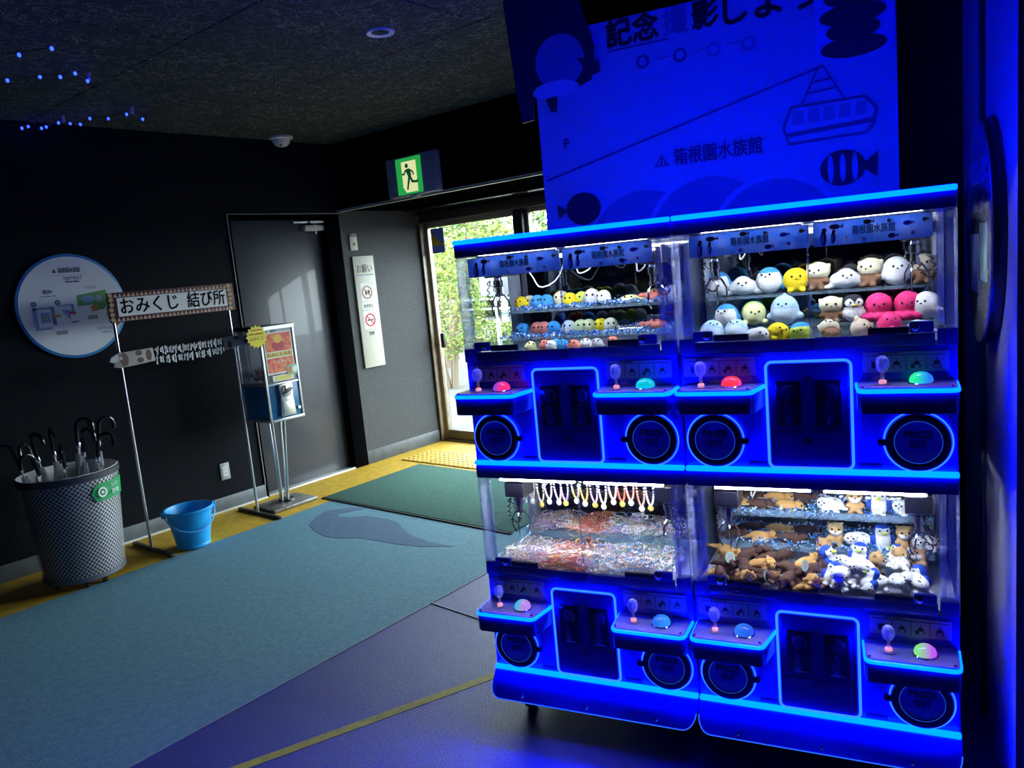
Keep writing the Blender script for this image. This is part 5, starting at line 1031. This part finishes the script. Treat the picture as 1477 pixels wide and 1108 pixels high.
def shrub(name, label, cat, x, y, z, r, n, size, seed, pal, trunk=None, group=None):
    t = thing(name, label, cat, (x, y, -.06), 0, group)
    fo = ob('foliage', leaves(n, r, size, seed, pal).mesh('foliage', GREENS, smooth=False), t, (0, 0, z)); fo['kind'] = 'stuff'
    mb = MB(); rn = random.Random(seed); top = z
    for k in range(trunk or 4):
        q = rn.uniform(0, 6.28); mb.tube([(0.05 * math.cos(q), .05 * math.sin(q), 0), (r[0] * .25 * math.cos(q), r[1] * .25 * math.sin(q), top * .6), (r[0] * .6 * math.cos(q), r[1] * .6 * math.sin(q), top + r[2] * .3)], [.05 * max(r), .03 * max(r), .008 * max(r)], 6)
    ob('trunk', mb.mesh('trunk', mat('bark', (.16, .12, .08), .9)), t)
    return t
shrub('leafy_tree', 'yellow-green leafy tree standing outside the glass door', 'tree', -9.4, 9.6, 2.35, (1.3, 1.3, 1.25), 5200, .055, 31, (0, 0, 3, 1), 5)
shrub('leafy_tree', 'tall mid green tree beyond the bright road', 'tree', -13.0, 26.5, 3.4, (2.6, 2.4, 2.8), 4500, .13, 32, (1, 1, 0, 2), 5)
for k, (x, y, r, lab) in enumerate(((-18.5, 21, 1.9, 'dense green shrub beyond the bright road by the white rail'), (-22.6, 21.2, 1.95, 'large dense shrub on the far bank of the road'), (-26.8, 21.5, 2.0, 'dark dense shrub on the bank behind the utility post'), (-24.8, 26.4, 2.6, 'broad dense shrub at the bend of the road'), (-14.4, 21, 1.9, 'dense green shrub opposite the glass door sidelight'), (-10.3, 20.6, 1.9, 'rounded shrub across the road'), (-18.9, 26.6, 2.8, 'distant dense shrub at the end of the road'))):
    shrub('bank_shrub', lab, 'shrub', x, y, r * .75, (r, r * .8, r * .95), 3200, .15, 40 + k, (1, 2, 2, 0) if k % 2 else (1, 0, 2, 1), group='shrubs on the far bank')
for k, (x, y, r, lab) in enumerate(((-9.2, 11.2, .62, 'low clipped yellow-green shrub before the road'), (-10.7, 12.0, .68, 'low rounded green shrub before the road'), (-12.3, 12.7, .72, 'low loose shrub beside the pale paving'), (-7.8, 11.3, .55, 'low small shrub next to the sidelight view'))):
    shrub('low_shrub', lab, 'shrub', x, y, .26, (r, r * .8, .34), 1800, .05, 60 + k, (0, 3, 1), group='low shrubs before the road')
shrub('leafy_tree', 'overhanging tree with bright leaves near the door corner', 'tree', -7.6, 7.75, 1.25, (.62, .62, .85), 3000, .042, 71, (0, 3, 0, 1), 4)
tag(ob('utility_post', MB().tube([(-14.2, 16.9, -.05), (-14.2, 16.9, 5)], .09, 12).mesh('utility_post', mat('post_white', (.3, .3, .28), .6))), 'pale upright utility post beyond the road', 'post')
rl = thing('guard_rail', 'white guard rail along the far side of the road', 'railing', (-16, 18.2, -.06))
for k in range(8): ob('rail_post', cached('rpost', lambda: MB().tube([(0, 0, 0), (0, 0, .75)], .04, 10).mesh('rail_post', mat('rail_white', (.33, .33, .31), .5))), rl, (-9 + k * 2.4, 0, 0))
for z in (.4, .7): ob('rail_beam', MB().tube([(-9.2, 0, z), (8.2, 0, z)], .035, 8).mesh('rail_beam', mat('rail_white', (.33, .33, .31), .5)), rl)
gb = thing('grey_box', 'dark grey meter box on a post outside the glass door', 'box', (-6.05, 7.05, -.06))
ob('post', MB().tube([(0, 0, 0), (0, 0, 1.3)], .025, 10).mesh('post', M_steel), gb); ob('box_body', MB().box(-.19, .19, -.06, .06, 1.28, 1.62).mesh('box_body', mat('box_grey', (.16, .16, .17), .5), bevel=.01), gb); ob('box_hood', MB().box(-.2, .2, -.075, .065, 1.61, 1.635).mesh('box_hood', mat('hood_grey', (.22, .22, .22), .5)), gb)
